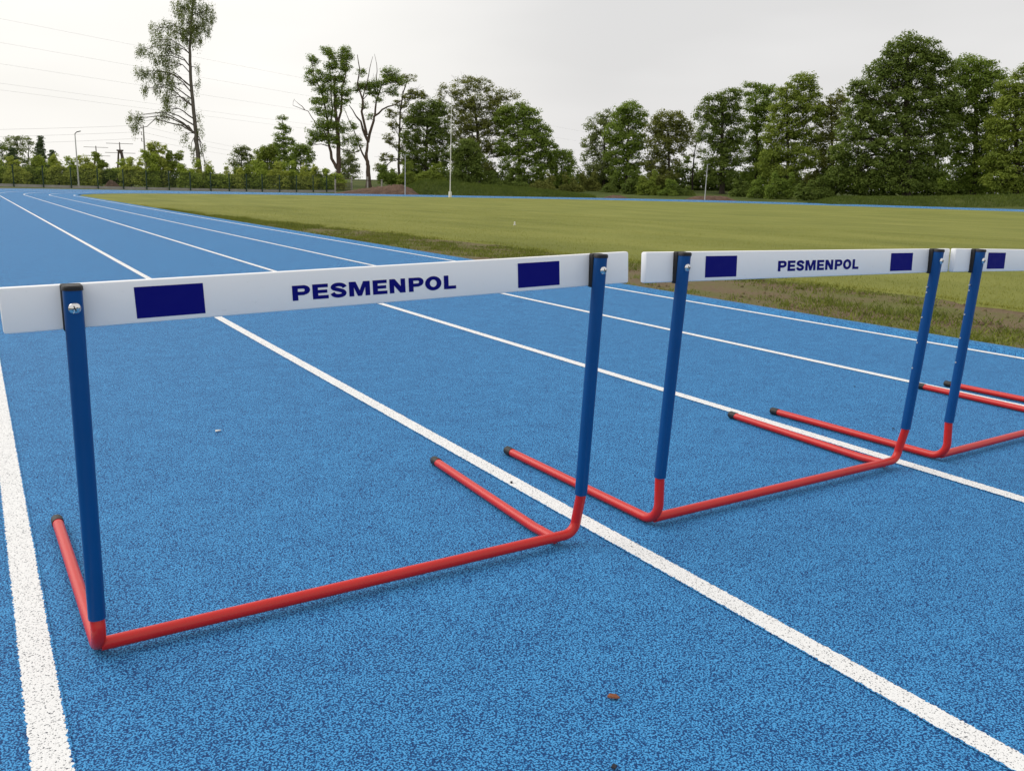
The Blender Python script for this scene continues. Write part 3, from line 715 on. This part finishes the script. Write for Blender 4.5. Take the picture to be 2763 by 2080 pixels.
tree('maple_tree', 'full green tree sloping down on the far side of the large ash', 'tree', 1400, 126, [(1400, 450), (1400, 390), (1395, 330)],
     [(1395, 300, 38, 22), (1360, 320, 32, 26), (1425, 315, 30, 24), (1440, 345, 30, 26), (1385, 350, 44, 30), (1430, 380, 40, 28), (1465, 365, 24, 28), (1475, 400, 26, 28), (1370, 400, 40, 28, .8), (1420, 420, 44, 28, .85), (1465, 435, 34, 26), (1380, 450, 40, 26, .7), (1435, 465, 44, 22, .8)],
     M['leaf_mid'], M['bark_dark'], tw=.5, leaf=.30, dens=1.0, clump=.75, flat=.6, group=TM, twigs=.5)
tree('maple_tree', 'small tree at the low tail end of the middle clump', 'tree', 1515, 128, [(1515, 470), (1515, 440)], auto_lobes(1512, 404, 42, 505, 11, .4), M['leaf_mid'], M['bark_dark'], tw=.3, leaf=.28, dens=1.0, clump=.7, group=TM)
tree('maple_tree', 'dark low tree filling the shade under the large ash', 'tree', 1258, 119, [(1258, 480), (1258, 450)], auto_lobes(1258, 380, 54, 508, 12, .42), M['leaf_dark'], M['bark_dark'], tw=.35, leaf=.28, dens=1.0, clump=.75, group=TM)
# --- wood on the right -------------------------------------------------------
TR = 'trees of the wood behind the far straight'
def wood(px, dep, lob, mt, lab, tw=.5, dens=1.05, leaf=.31, trunk=None, clump=.85, **k):
    tree('broadleaf_tree', lab, 'tree', px, dep, trunk or [(px, 470), (px+rng.uniform(-6, 6), 400), (px+rng.uniform(-6, 6), min(l[1] for l in lob)+18)], [(l[0], l[1]+2, l[2]*1.1, l[3]*1.15)+tuple(l[4:]) for l in lob], M[mt], M['bark_dark'], tw=tw, leaf=leaf, dens=dens, clump=clump, flat=.55, group=TR, twigs=.4, **k)
wood(1630, 134, [(1640, 318, 36, 22, .8), (1610, 345, 30, 26, .7), (1590, 380, 22, 30, .6), (1625, 385, 36, 30, .8), (1600, 430, 30, 30, .7), (1640, 440, 34, 28, .9), (1605, 470, 34, 26)], 'leaf_grey', 'airy grey-green tree closing the wood at the gap', dens=.8, bare=2)
wood(1690, 130, [(1705, 300, 32, 20), (1675, 318, 28, 22), (1728, 322, 20, 22), (1700, 345, 40, 26), (1655, 365, 30, 28), (1690, 385, 38, 28), (1725, 385, 22, 26, .8), (1665, 420, 36, 28), (1705, 435, 34, 28, .8), (1680, 470, 46, 24)], 'leaf_mid', 'full-crowned tree rising above the airy one at the gap', lump=.95)
wood(1805, 128, [(1790, 325, 30, 20, .9), (1825, 325, 26, 20, .9), (1765, 350, 26, 24), (1805, 355, 36, 26), (1845, 350, 24, 24, .8), (1780, 395, 34, 28), (1825, 395, 34, 26, .7), (1865, 375, 20, 20, .5), (1765, 440, 32, 28), (1810, 445, 30, 26, .7), (1785, 480, 44, 22)], 'leaf_olive', 'olive-brown tree with open stems showing sky below', lump=.9)
for px, t in ((1862, 400), (1872, 390), (1882, 395)):
    pass
wood(1870, 131, [(1868, 360, 20, 18, .5), (1885, 375, 18, 18, .5), (1850, 385, 16, 16, .4), (1878, 410, 16, 18, .35)], 'leaf_olive', 'thin group of stems with sparse leaves beside the pale pole', dens=.6, tw=.3, bare=3, trunk=[(1868, 480), (1873, 420), (1880, 380)])
wood(1950, 124, [(1925, 280, 36, 20), (1965, 262, 34, 20), (1895, 310, 24, 24, .7), (1935, 320, 40, 26), (1975, 310, 34, 28), (1910, 365, 30, 28, .7), (1950, 375, 40, 30), (1985, 370, 28, 28), (1925, 420, 36, 28, .8), (1970, 425, 38, 28), (1940, 465, 44, 26), (1905, 455, 24, 24, .6)], 'leaf_dark', 'dark spreading tree on a thick trunk behind the low dirt pile', tw=.8)
wood(2040, 127, [(2020, 245, 28, 16, .85), (2057, 240, 26, 18, .85), (2080, 262, 22, 18, .8), (2035, 285, 36, 26), (2070, 305, 30, 28), (2020, 335, 30, 28, .8), (2055, 360, 36, 30, .85), (2030, 410, 34, 30, .8), (2065, 430, 34, 30), (2045, 475, 44, 26)], 'leaf_mid', 'tall tree with a visible dark stem left of the yellow-green one', lump=.95)
wood(2125, 118, [(2165, 222, 34, 18), (2130, 250, 34, 22), (2185, 255, 34, 24), (2150, 285, 44, 26), (2110, 310, 34, 28), (2190, 310, 32, 28), (2140, 345, 46, 30), (2095, 370, 34, 30), (2180, 375, 40, 30, .8), (2120, 410, 44, 30), (2075, 440, 34, 28), (2165, 430, 40, 30), (2110, 475, 48, 28)], 'leaf_yellow', 'yellow-green tree standing in front of the wood')
wood(2245, 119, [(2258, 268, 26, 18), (2225, 295, 28, 24), (2265, 310, 26, 26), (2235, 345, 34, 28), (2215, 390, 30, 28, .8), (2255, 395, 30, 30, .8), (2230, 440, 36, 30), (2220, 485, 44, 26)], 'leaf_olive', 'shadowed olive tree squeezed between the yellow-green and the largest tree', dens=.95)
wood(2450, 103, [(2453, 116, 38, 20), (2420, 138, 36, 22), (2495, 135, 36, 20), (2530, 152, 28, 16), (2395, 170, 34, 22), (2450, 168, 50, 28), (2505, 175, 46, 26), (2545, 185, 28, 20), (2360, 205, 34, 22), (2410, 215, 48, 30), (2470, 225, 54, 30), (2530, 225, 44, 28), (2320, 245, 36, 26), (2370, 265, 46, 30), (2430, 280, 54, 32), (2495, 285, 52, 30), (2550, 275, 34, 28), (2310, 300, 34, 30), (2355, 325, 46, 32), (2415, 340, 54, 32), (2480, 345, 52, 32), (2540, 335, 40, 30), (2290, 360, 34, 30), (2335, 385, 44, 30), (2395, 400, 52, 32), (2460, 410, 52, 30), (2525, 400, 44, 30), (2275, 415, 34, 28), (2320, 440, 44, 28), (2380, 455, 52, 28), (2445, 465, 52, 26, .8), (2510, 455, 46, 28), (2290, 470, 40, 24), (2350, 495, 50, 22), (2420, 500, 50, 20), (2490, 500, 44, 20)],
     'leaf_dark', 'the largest tree of all, a dark broad dome behind the far straight', tw=1.1, dens=1.05, lump=1.05)
wood(2630, 106, [(2614, 176, 40, 20), (2655, 190, 34, 20), (2580, 205, 34, 22), (2630, 215, 48, 26), (2680, 215, 28, 22), (2600, 250, 44, 28), (2660, 255, 44, 28), (2570, 290, 34, 28), (2620, 300, 48, 30), (2675, 300, 36, 30), (2590, 345, 44, 30), (2645, 350, 46, 30), (2690, 355, 30, 30), (2570, 395, 40, 30), (2625, 400, 46, 30), (2680, 405, 40, 30), (2590, 450, 44, 28), (2650, 455, 46, 28), (2580, 495, 44, 20), (2640, 500, 46, 20)],
     'leaf_mid', 'green tree leaning against the far side of the largest dome', tw=.8)
wood(2745, 100, [(2765, 205, 34, 24, .8), (2720, 240, 30, 22), (2760, 255, 36, 26), (2715, 290, 34, 28), (2760, 300, 40, 30), (2700, 335, 34, 28), (2745, 350, 46, 30), (2700, 390, 38, 30), (2750, 400, 46, 30), (2690, 440, 40, 30), (2740, 450, 46, 30), (2700, 490, 44, 24), (2755, 500, 46, 22), (2800, 300, 44, 60), (2800, 420, 44, 60)],
     'leaf_yellow', 'yellow-green tree at the very end of the wood', tw=.7)
# bushes along the wood edge
BG = 'bushes along the edge of the wood'
spec = [(1590, 478, 30, 128, 'leaf_olive', 'dull olive bush beside the gap in the trees', 530), (1645, 500, 26, 124, 'leaf_dark', 'low dark bush beside the first dirt patch', 530), (1704, 482, 26, 120, 'leaf_dark', 'round dark bush touching the bright yellow one', 534),
        (1752, 484, 34, 118, 'leaf_yellow', 'bright yellow-green bush among dark ones', 536), (1800, 508, 26, 117, 'leaf_mid', 'low green bush next to the bright one', 537), (1848, 512, 26, 118, 'leaf_dark', 'low dark bush near the dirt pile', 538),
        (2000, 505, 30, 116, 'leaf_dark', 'dark bush behind the far end of the dirt pile', 541), (2050, 500, 30, 112, 'leaf_mid', 'mid-green bush under the tall tree', 543), (2105, 480, 40, 110, 'leaf_mid', 'broad bush at the foot of the yellow-green tree', 545), (2175, 505, 32, 106, 'leaf_dark', 'dark rounded bush before the grassy strip', 546), (2215, 500, 30, 106, 'leaf_dark', 'shaded bush where the grassy strip begins', 545),
        (1100, 462, 30, 117, 'leaf_yellow', 'light bush above the dirt heap by the lamp post', 505), (1160, 458, 38, 116, 'leaf_yellow', 'yellow-green bush on top of the grassy bank', 505), (1050, 462, 34, 119, 'leaf_mid', 'bush behind the dirt heap', 500), (1210, 470, 30, 117, 'leaf_dark', 'dark bush beside the white mast', 512), (1330, 480, 34, 119, 'leaf_dark', 'shaded bush under the sloping clump', 515), (1395, 488, 34, 119, 'leaf_dark', 'dark low bush farther along the bank', 518), (1460, 488, 36, 120, 'leaf_olive', 'olive bush near the low end of the bank', 522), (1540, 492, 34, 124, 'leaf_olive', 'straggly bush filling the gap between the clumps', 528)]
for px, top, hw, dep, mt, lab, by in spec: bush(lab, px, top, hw, dep, M[mt], by, group=BG)
# shaded undergrowth filling the wood between the trunks
UG = 'undergrowth bushes inside the woods'
near = {1630: 'the airy grey-green tree at the gap', 1690: 'the full-crowned tree near the gap', 1805: 'the olive-brown tree with open stems', 1870: 'the thin group of stems', 1950: 'the dark spreading tree', 2040: 'the tall tree with a dark stem',
        2125: 'the yellow-green tree before the wood', 2245: 'the shadowed olive tree', 2450: 'the largest dome-shaped tree', 2630: 'the green tree leaning on the dome', 2745: 'the yellow-green tree ending the wood',
        1150: 'the dark round-headed tree', 1290: 'the large ash', 1400: 'the sloping full green tree', 1515: 'the small tree of the clump tail'}
who = lambda px: near[min(near, key=lambda q: abs(q-px))]
for n_, px in enumerate(range(1575, 2790, 46)):
    bush('shaded undergrowth behind '+who(px), px+rng.uniform(-8, 8), 455+rng.uniform(-12, 14)-(px-1575)*.008, 46, 136 if px < 2230 else 118, M['leaf_dark'], 535+max(0, px-2200)*.02, group=UG, name='undergrowth_bush', clump=.8, leaf=.46, n=4, lump=.40)
for n_, px in enumerate(range(1075, 1570, 46)):
    bush('shaded undergrowth behind '+who(px), px+rng.uniform(-8, 8), 462+rng.uniform(-10, 12)+max(0, px-1400)*.15, 44, 134, M['leaf_dark'], 520, group=UG, name='undergrowth_bush', clump=.8, leaf=.46, n=4, lump=.40)
# thicket behind the green fence
k = 0
tints = ['leaf_hedge_pale', 'leaf_hedge', 'leaf_hedge_pale', 'leaf_yellow', 'leaf_hedge']
places = ['beside the field lamp', 'under the spruces', 'near the wooden poles', 'next to the tall slender tree', 'below the round airy tree', 'by the concrete posts']
for px in range(-35, 905, 39):
    top = float(np.interp(px, [-40, 150, 180, 245, 270, 300, 345, 375, 430, 460, 480, 505, 560, 610, 700, 900], [452, 450, 442, 440, 436, 450, 434, 438, 416, 408, 434, 452, 466, 464, 458, 470]))+rng.uniform(-7, 7)
    j = 0 if 150 < px < 260 else 1 if px <= 150 else 2 if px < 430 else 3 if px < 580 else 4 if px < 800 else 5
    bush('%s %s bush of the thicket %s' % (('low', 'broad', 'ragged', 'full')[(k//2) % 4], ('yellow-green', 'mid-green', 'light green', 'olive', 'fresh green')[k % 5], places[j]), px+rng.uniform(-6, 6), top, 34, 104+px*.009+rng.uniform(0, 3), M[tints[k % 5]], 507+px*.012, dens=1.05, shoots=5 if 370 < px < 500 else 2)
    k += 1

# ------------------------------------------------------------------ fence
fence = empty('wire_fence', tuple(survey(38, 508, 78.0)[:2])+(0,)); tag(fence, 'dark green wire fence on posts above a concrete strip beyond the bend', 'fence')
fo = np.array(fence.location)
fp = []
for px, ht in zip([-46, 38, 119, 193, 265, 333, 396, 457, 514.5, 569, 620, 668, 715, 759, 800.5, 841, 878, 902],
                  [58, 56, 55, 53.5, 52.3, 51, 50, 49, 48, 47, 46.2, 45.5, 45, 44, 43, 42, 41.4, 41]):
    p = survey(px, 510, FPX*1.9/ht); fp.append(np.array([p[0], p[1], TZ(p[0], p[1])]))
d_ = np.polyfit([p[0] for p in fp], [p[1] for p in fp], 1)
for p in fp: p[1] = np.polyval(d_, p[0]); p[2] = TZ(p[0], p[1])
pm = MB(); pm.box(-.052, -.052, -.3, .052, .052, 1.90); pm.box(-.056, -.056, 1.90, .056, .056, 1.92)
post0 = pm.build('post', M['fence'], fence)
post0.location = fp[0]-fo
for p in fp[1:]:
    o = post0.copy(); col.objects.link(o); o.parent = fence; o.location = p-fo
for a, b in zip(fp[:-1], fp[1:]):
    L = np.linalg.norm((b-a)[:2]); mbp = MB()
    for i in range(1, int(L/.05)): mbp.bar((i*.05, 0, .22), (i*.05, 0, 1.83), .005)
    for i in range(9): mbp.bar((.04, 0, .24+i*.198), (L-.04, 0, .24+i*.198), .007)
    o = mbp.build('wire_panel', M['fence'], fence); o.location = a-fo; o.rotation_euler = (0, -math.atan2(b[2]-a[2], L), math.atan2(b[1]-a[1], b[0]-a[0]))
    mbp = MB(); mbp.box(.06, -.03, -.25, L-.06, .03, .20); o = mbp.build('concrete_slab', M['concrete'], fence); o.location = a-fo+np.array([0, .09, 0]); o.rotation_euler = (0, -math.atan2(b[2]-a[2], L), math.atan2(b[1]-a[1], b[0]-a[0]))

# older fence with concrete posts at its end
op = [survey(px, 510, 103.5+i*1.8) for i, px in enumerate((905, 949, 992, 1030))]
op = [np.array([p[0], p[1], TZ(p[0], p[1])]) for p in op]
old = empty('old_fence', tuple(op[0])); tag(old, 'old fence of pale concrete posts with rusty rails beside the dirt heap', 'fence')
for i, p in enumerate(op):
    mbp = MB(); mbp.box(-.08, -.07, -.3, .08, .07, 1.55+.35*(i in (1, 2))); o = mbp.build('post', M['concrete'], old, bevel=.01); o.location = p-op[0]
for i, (a, b) in enumerate(zip(op[:-1], op[1:])):
    for hz, th in ((1.45, .05), (.25, .03)) if i else ((1.62, .06), (1.1, .05), (.2, .04)):
        mbp = MB(); mbp.bar(a-op[0]+np.array([0, -.1, hz]), b-op[0]+np.array([0, -.1, hz]), th); mbp.build('rail', M['rust'], old)
mbp = MB(); a, b = op[0]-op[0], op[1]-op[0]
for i in range(1, 34): q = a+(b-a)*i/34; mbp.bar(q+np.array([0, -.14, .2]), q+np.array([0, -.14, 1.1]), .012)
for i in range(12): mbp.bar(a+np.array([0, -.14, .2+i*.08]), b+np.array([0, -.14, .2+i*.08]), .012)
mbp.build('mesh_panel', M['rust'], old)

# ------------------------------------------------------------------ poles, lamps, mast
def on_ground(px, depth): p = survey(px, 510, depth); return np.array([p[0], p[1], TZ(p[0], p[1])])
def ring(n_out, px):
    """ground point at a given offset outside the inner line, in the direction of a sight line"""
    lo, hi = 30.0, 160.0
    for dep in np.arange(140, 40, -.1):
        p = survey(px, 520, dep)
        if p[1] > OY-20 and offset_out(p[0], p[1]) <= n_out: return np.array([p[0], p[1], TZ(p[0], p[1])])
p = on_ground(213.5, 91); t = empty('street_lamp', tuple(p)); tag(t, 'tall grey lamp post with one short arm beyond the green fence', 'lamp post')
mbp = MB(); mbp.tube([(0, 0, -.3), (0, 0, 1.2), (0, 0, 5.5)], [.085, .075, .045], 10); mbp.build('pole', M['pole'], t, smooth=True)
vr_ = np.array([C_F[1], -C_F[0], 0]); vr_ /= np.linalg.norm(vr_)
mbp = MB(); mbp.tube([(0, 0, 5.45), tuple(vr_*.12+np.array([0, 0, 5.60])), tuple(vr_*.25+np.array([0, 0, 5.66]))], [.045, .04, .035], 8); mbp.build('arm', M['lamp'], t, smooth=True)
mbp = MB(); mbp.bar(vr_*.2+np.array([0, 0, 5.66]), vr_*.62+np.array([0, 0, 5.77]), .2, .07); mbp.build('lamp_head', M['lamp'], t, bevel=.02)

p = ring(6.2, 1093); t = empty('park_lamp', tuple(p)); tag(t, 'slim pale lamp post rising in front of the dirt heap', 'lamp post')
mbp = MB(); mbp.tube([(0, 0, -.2), (0, 0, .8), (0, 0, 4.3)], [.06, .055, .04], 10); mbp.build('pole', M['pole'], t, smooth=True)
mbp = MB(); mbp.tube([(0, 0, 4.25), tuple(vr_*.06+np.array([0, 0, 4.36]))], [.035, .03], 8); mbp.bar(vr_*.02+np.array([0, 0, 4.38]), vr_*.38+np.array([0, 0, 4.44]), .14, .05); mbp.build('lamp_head', M['pole'], t)
p = ring(8.0, 1903); t = empty('park_lamp', tuple(p)); tag(t, 'slim pale lamp post standing before the wood by the low dirt pile', 'lamp post')
mbp = MB(); mbp.tube([(0, 0, -.2), (0, 0, .8), (0, 0, 4.0)], [.06, .055, .04], 10); mbp.build('pole', M['pole'], t, smooth=True)
mbp = MB(); mbp.bar(vr_*.0+np.array([0, 0, 4.03]), vr_*.30+np.array([0, 0, 4.06]), .14, .05); mbp.build('lamp_head', M['pole'], t)
p = ring(-.75, 1214.5); t = empty('flag_mast', tuple(p)); tag(t, 'tall thin white mast on a pale base at the edge of the lawn', 'mast')
mbp = MB(); mbp.box(-.13, -.13, -.05, .13, .13, .62); mbp.build('base', M['white_pole'], t, bevel=.02)
mbp = MB(); mbp.tube([(0, 0, .5), (0, 0, 3), (0, 0, 10.4)], [.055, .05, .025], 10); mbp.build('pole', M['white_pole'], t, smooth=True)
mbp = MB(); mbp.bar((.05, -.05, 1.9), (.16, -.07, 1.9), .05); mbp.build('cleat', M['lamp'], t)

# concrete power pole and timber A-frames far behind
def pole_at(px, py_top, depth): g = survey(px, 500, depth); top = survey(px, py_top, depth); return np.array([g[0], g[1], TZ(g[0], g[1])-.05]), top[2]-TZ(g[0], g[1])
p, h = pole_at(396, 340, 155); t = empty('power_pole', tuple(p)); tag(t, 'tapered concrete power pole with three insulators on one side', 'power pole'); PC = p.copy(); HC = h
mbp = MB(); mbp.tube([(0, 0, -.5), (0, 0, h*.8), (0, 0, h)], [.24, .13, .10], 8); mbp.build('pole', M['concrete'], t, smooth=True)
arms = []
for i in range(3):
    z = h-.6-i*1.12; e = -vr_*.42+np.array([0, 0, z]); arms.append(p+e+np.array([0, 0, .55]))
    mbp = MB(); mbp.bar((0, 0, z), e, .05); mbp.tube([tuple(e), tuple(e+np.array([0, 0, .6]))], .06, 8); mbp.build('insulator', M['wood'], t)
for px, py, dep, lab in ((330, 385, 205, 'timber A-frame power pole with crossarms beside the concrete pole'), (266, 395, 225, 'timber power pole half hidden behind the thicket shoots')):
    p, h = pole_at(px, py, dep); t = empty('timber_pole', tuple(p)); tag(t, lab, 'power pole', 'timber power poles')
    for s, k_ in ((-1, .75), (1, 1.0), (.35, .75)):
        mbp = MB(); b = vr_*s*h*.17*k_+np.array([0, 0, -.3])+np.array([C_F[0], C_F[1], 0])*(1.2 if s == .35 else 0); mbp.tube([tuple(b), tuple(vr_*s*.35+np.array([0, 0, h*.80]))], [.26, .20], 7); mbp.build('leg', M['wood'], t)
    mbp = MB(); mbp.tube([(0, 0, h*.72), (0, 0, h)], [.16, .10], 6); mbp.build('spike', M['wood'], t)
    mbp = MB(); mbp.bar(-vr_*.75+np.array([0, 0, h*.80]), vr_*.75+np.array([0, 0, h*.80]), .35); mbp.build('crossarm', M['wood'], t)
    for z, w in ((.965, 3.2), (.74, 3.6)):
        mbp = MB(); mbp.bar(-vr_*w+np.array([0, 0, h*z]), vr_*w+np.array([0, 0, h*z]), .13, .10); mbp.build('crossarm', M['wood'], t)

# overhead lines
def wire(pts_fn, lab, r=.02, n=26):
    P = [pts_fn(i/n) for i in range(n+1)]; o = MB(); o.tube(P, r, 4); w = o.build('overhead_wire', M['wire']); tag(w, lab, 'wire', 'overhead power lines'); return w
A = survey(-700, 470, 85.0); B = survey(2050, 540, 420.0)
tang = (B-A)[:2]; tang /= np.linalg.norm(tang)
pyl = []
for nm, q in (('lattice_pylon', A), ('lattice_pylon', B)):
    t = empty(nm, (q[0], q[1], TZ(q[0], q[1])-.1)); tag(t, 'steel lattice pylon carrying the overhead lines', 'pylon', 'pylons of the overhead line')
    for sx in (-1, 1):
        for sy in (-1, 1):
            o = MB(); o.tube([(sx*1.6, sy*1.6, -.3), (sx*.35, sy*.35, 22)], .08, 5); o.build('leg', M['pole'], t)
    o = MB()
    for k_ in range(9):
        w0, w1 = 1.6-1.25*k_/9.9, 1.6-1.25*(k_+1)/9.9; z0, z1 = k_*2.2, (k_+1)*2.2
        for s in (-1, 1):
            o.bar((-w0, s*w0, z0), (w1, s*w1, z1), .06); o.bar((s*w0, -w0, z0), (s*w1, w1, z1), .06)
    o.build('bracing', M['pole'], t)
    o = MB()
    for z in (11.4, 12.2, 14.5, 17.0, 19.8): o.bar((-tang[1]*-1.2, tang[0]*-1.2, z), (-tang[1]*1.2, tang[0]*1.2, z), .12)
    o.build('crossarm', M['pole'], t)
for hh, lab in ((19.8, 'topmost of the overhead wires slanting down behind the slender tree'), (17.0, 'second overhead wire from the top, slanting behind the slender tree'), (14.5, 'third overhead wire from the top, slanting behind the slender tree'), (12.2, 'upper one of the close pair of overhead wires'), (11.4, 'lower one of the close pair of overhead wires')):
    wire(lambda s: np.array([*(A+(B-A)*s)[:2], hh+.3-.9*4*s*(1-s)]), lab, .008, 60)
Lf = survey(-500, 365, 120.0); Rt = survey(720, 410, 260.0)
for i, a in enumerate(arms):
    lab = ('upper', 'middle', 'lowest')[i]
    e = Lf+np.array([0, 0, -i*1.1+.5]); wire(lambda s: a+(e-a)*s+np.array([0, 0, -.8*4*s*(1-s)*.3]), lab+' wire running from the concrete pole towards the spruces', .014)
    e2 = Rt+np.array([0, 0, -i*1.1]); wire(lambda s: a+(e2-a)*s+np.array([0, 0, -1.0*4*s*(1-s)*.5]), lab+' wire running from the concrete pole past the slender tree', .014)
for q, nm in ((Lf, 'further'), (Rt, 'hidden')):
    g = np.array([q[0], q[1], TZ(q[0], q[1])-.3]); t = empty('power_pole', tuple(g)); tag(t, 'next concrete power pole down the line', 'power pole', 'poles down the line')
    o = MB(); o.tube([(0, 0, 0), (0, 0, q[2]-g[2]+.9)], [.24, .10], 8); o.build('pole', M['concrete'], t, smooth=True)

# ------------------------------------------------------------------ banks and heaps
def ridge(name, px0, px1, depth, prof, halfw, material, kind='structure', seg=60, rough=.06):
    """long mound; prof: list of (t, height) along it"""
    a, b = survey(px0, 520, depth), survey(px1, 520, depth if not isinstance(depth, tuple) else depth[1])
    ax = (b-a)[:2]; L = np.linalg.norm(ax); ax /= L; nr = np.array([-ax[1], ax[0]])
    s = np.linspace(0, 1, seg); q = np.linspace(-1, 1, 17); Sg, Q = np.meshgrid(s, q, indexing='ij')
    hgt = np.interp(s, [k_[0] for k_ in prof], [k_[1] for k_ in prof])[:, None]*(1-np.abs(q)**2.2)[None, :]
    hgt = hgt*(1+rng.normal(0, rough, hgt.shape))
    X = a[0]+ax[0]*L*Sg+nr[0]*halfw*Q; Y = a[1]+ax[1]*L*Sg+nr[1]*halfw*Q
    Z = tz(X, Y)-.12+hgt
    n = len(q); i, j = np.meshgrid(np.arange(seg-1), np.arange(n-1), indexing='ij'); ii = (i*n+j).ravel()
    o = link(name, np_mesh(name, np.stack([X, Y, Z], -1).reshape(-1, 3), np.stack([ii, ii+n, ii+n+1, ii+1], -1), True), material)
    if kind: o['kind'] = kind
    return o, (X, Y, Z)
def rank_grass(nm, lab, grid, count, h):
    X, Y, Z = grid; i = rng.integers(0, X.shape[0]-1, count); j = rng.integers(0, X.shape[1]-1, count); u, v = rng.random(count), rng.random(count)
    f = lambda G: G[i, j]*(1-u)*(1-v)+G[i+1, j]*u*(1-v)+G[i, j+1]*(1-u)*v+G[i+1, j+1]*u*v
    blades(nm, f(X), f(Y), f(Z)-.03, h, .05, M['rank'], .6, lab)
o, gr = ridge('grass_bank', 1085, 1600, 108, [(0, .6), (.12, 1.65), (.35, 1.35), (.6, 1.0), (.85, .5), (1, .1)], 5.5, M['field'])
rank_grass('bank_grass', 'tall rank grass covering the bank under the middle clump', gr, 26000, .42)
o, gr = ridge('grass_bank', 2205, 2900, 91, [(0, .1), (.08, .75), (.5, .95), (1, 1.05)], 4.0, M['field'])
rank_grass('bank_grass', 'rank green grass on the strip below the largest trees', gr, 22000, .32)
def heap(lab, px0, px1, depth, prof, hw):
    o, _ = ridge('dirt_heap', px0, px1, depth, prof, hw, M['soil'], kind=None, seg=46, rough=.07); tag(o, lab, 'dirt heap', 'heaps of dug soil')
heap('large reddish-brown heap of dug soil beside the slim lamp post', 905, 1130, 101.5, [(0, .1), (.2, .45), (.55, .95), (.78, 1.2), (.9, .8), (1, .1)], 2.6)
heap('low long heap of brown soil at the foot of the wood', 1850, 1985, 106, [(0, .1), (.2, .5), (.5, .62), (.8, .55), (1, .1)], 1.6)
heap('small brown soil patch near the gap in the trees', 1628, 1695, 108, [(0, .1), (.4, .42), (.7, .38), (1, .1)], 1.5)
heap('pinkish soil pile seen through the green fence', 286, 322, 96, [(0, .1), (.4, .9), (.7, .7), (1, .1)], 1.4)

# ------------------------------------------------------------------ small things
def flake(name, lab, cat, x, y, pts, z, material, rz):
    o = MB(); k_ = len(pts); o.add([(a, b, z+.0006*((i*7) % 3)) for i, (a, b) in enumerate(pts)]+[(a*.96, b*.96, z+.0022+.001*((i*5) % 3)) for i, (a, b) in enumerate(pts)],
                     [tuple(range(k_-1, -1, -1)), tuple(range(k_, 2*k_))]+[(i, (i+1) % k_, k_+(i+1) % k_, k_+i) for i in range(k_)])
    ob = o.build(name, material); ob.location = (x, y, 0); ob.rotation_euler = (0, 0, rz); tag(ob, lab, cat)
M['dry'] = bark('dry_leaf', (.26, .10, .05)); M['petal'] = mat('petal', (.72, .70, .66), .7); M['crumb'] = mat('rubber_crumb', (.01, .012, .02), .8)
flake('leaf_scrap', 'small curled brown leaf scrap on the blue rubber', 'leaf scrap', .794, .958, [(-.010, -.003), (-.004, -.005), (.006, -.004), (.011, .001), (.003, .005), (-.008, .004)], .003, M['dry'], -.9)
flake('petal', 'tiny pale petal lying on the track under the sagging hurdle board', 'petal', .605, 2.82, [(-.011, -.004), (.002, -.006), (.012, -.002), (.009, .005), (-.006, .005)], .003, M['petal'], .3)
for x, y in ((3.297, 2.356), (2.79, 1.813), (1.206, 1.937), (.684, .819)):
    flake('rubber_crumb', 'black crumb of rubber lying loose on the track', 'crumb', x, y, [(-.004, -.003), (.003, -.004), (.005, .002), (-.002, .004)], .003, M['crumb'], x)
    bpy.context.scene.collection.objects[-1]['group'] = 'loose rubber crumbs'
x, y = 11.84, 18.89
o = MB(); o.tube([(0, 0, -.05), (0, 0, .075), (0, 0, .085)], [.018, .018, .012], 8); o.box(-.028, -.028, .0, .028, .028, .012)
ob = o.build('marker_peg', M['petal']); ob.location = (x, y, TZ(x, y)+.03); tag(ob, 'small pale peg sticking out of the lawn', 'peg')
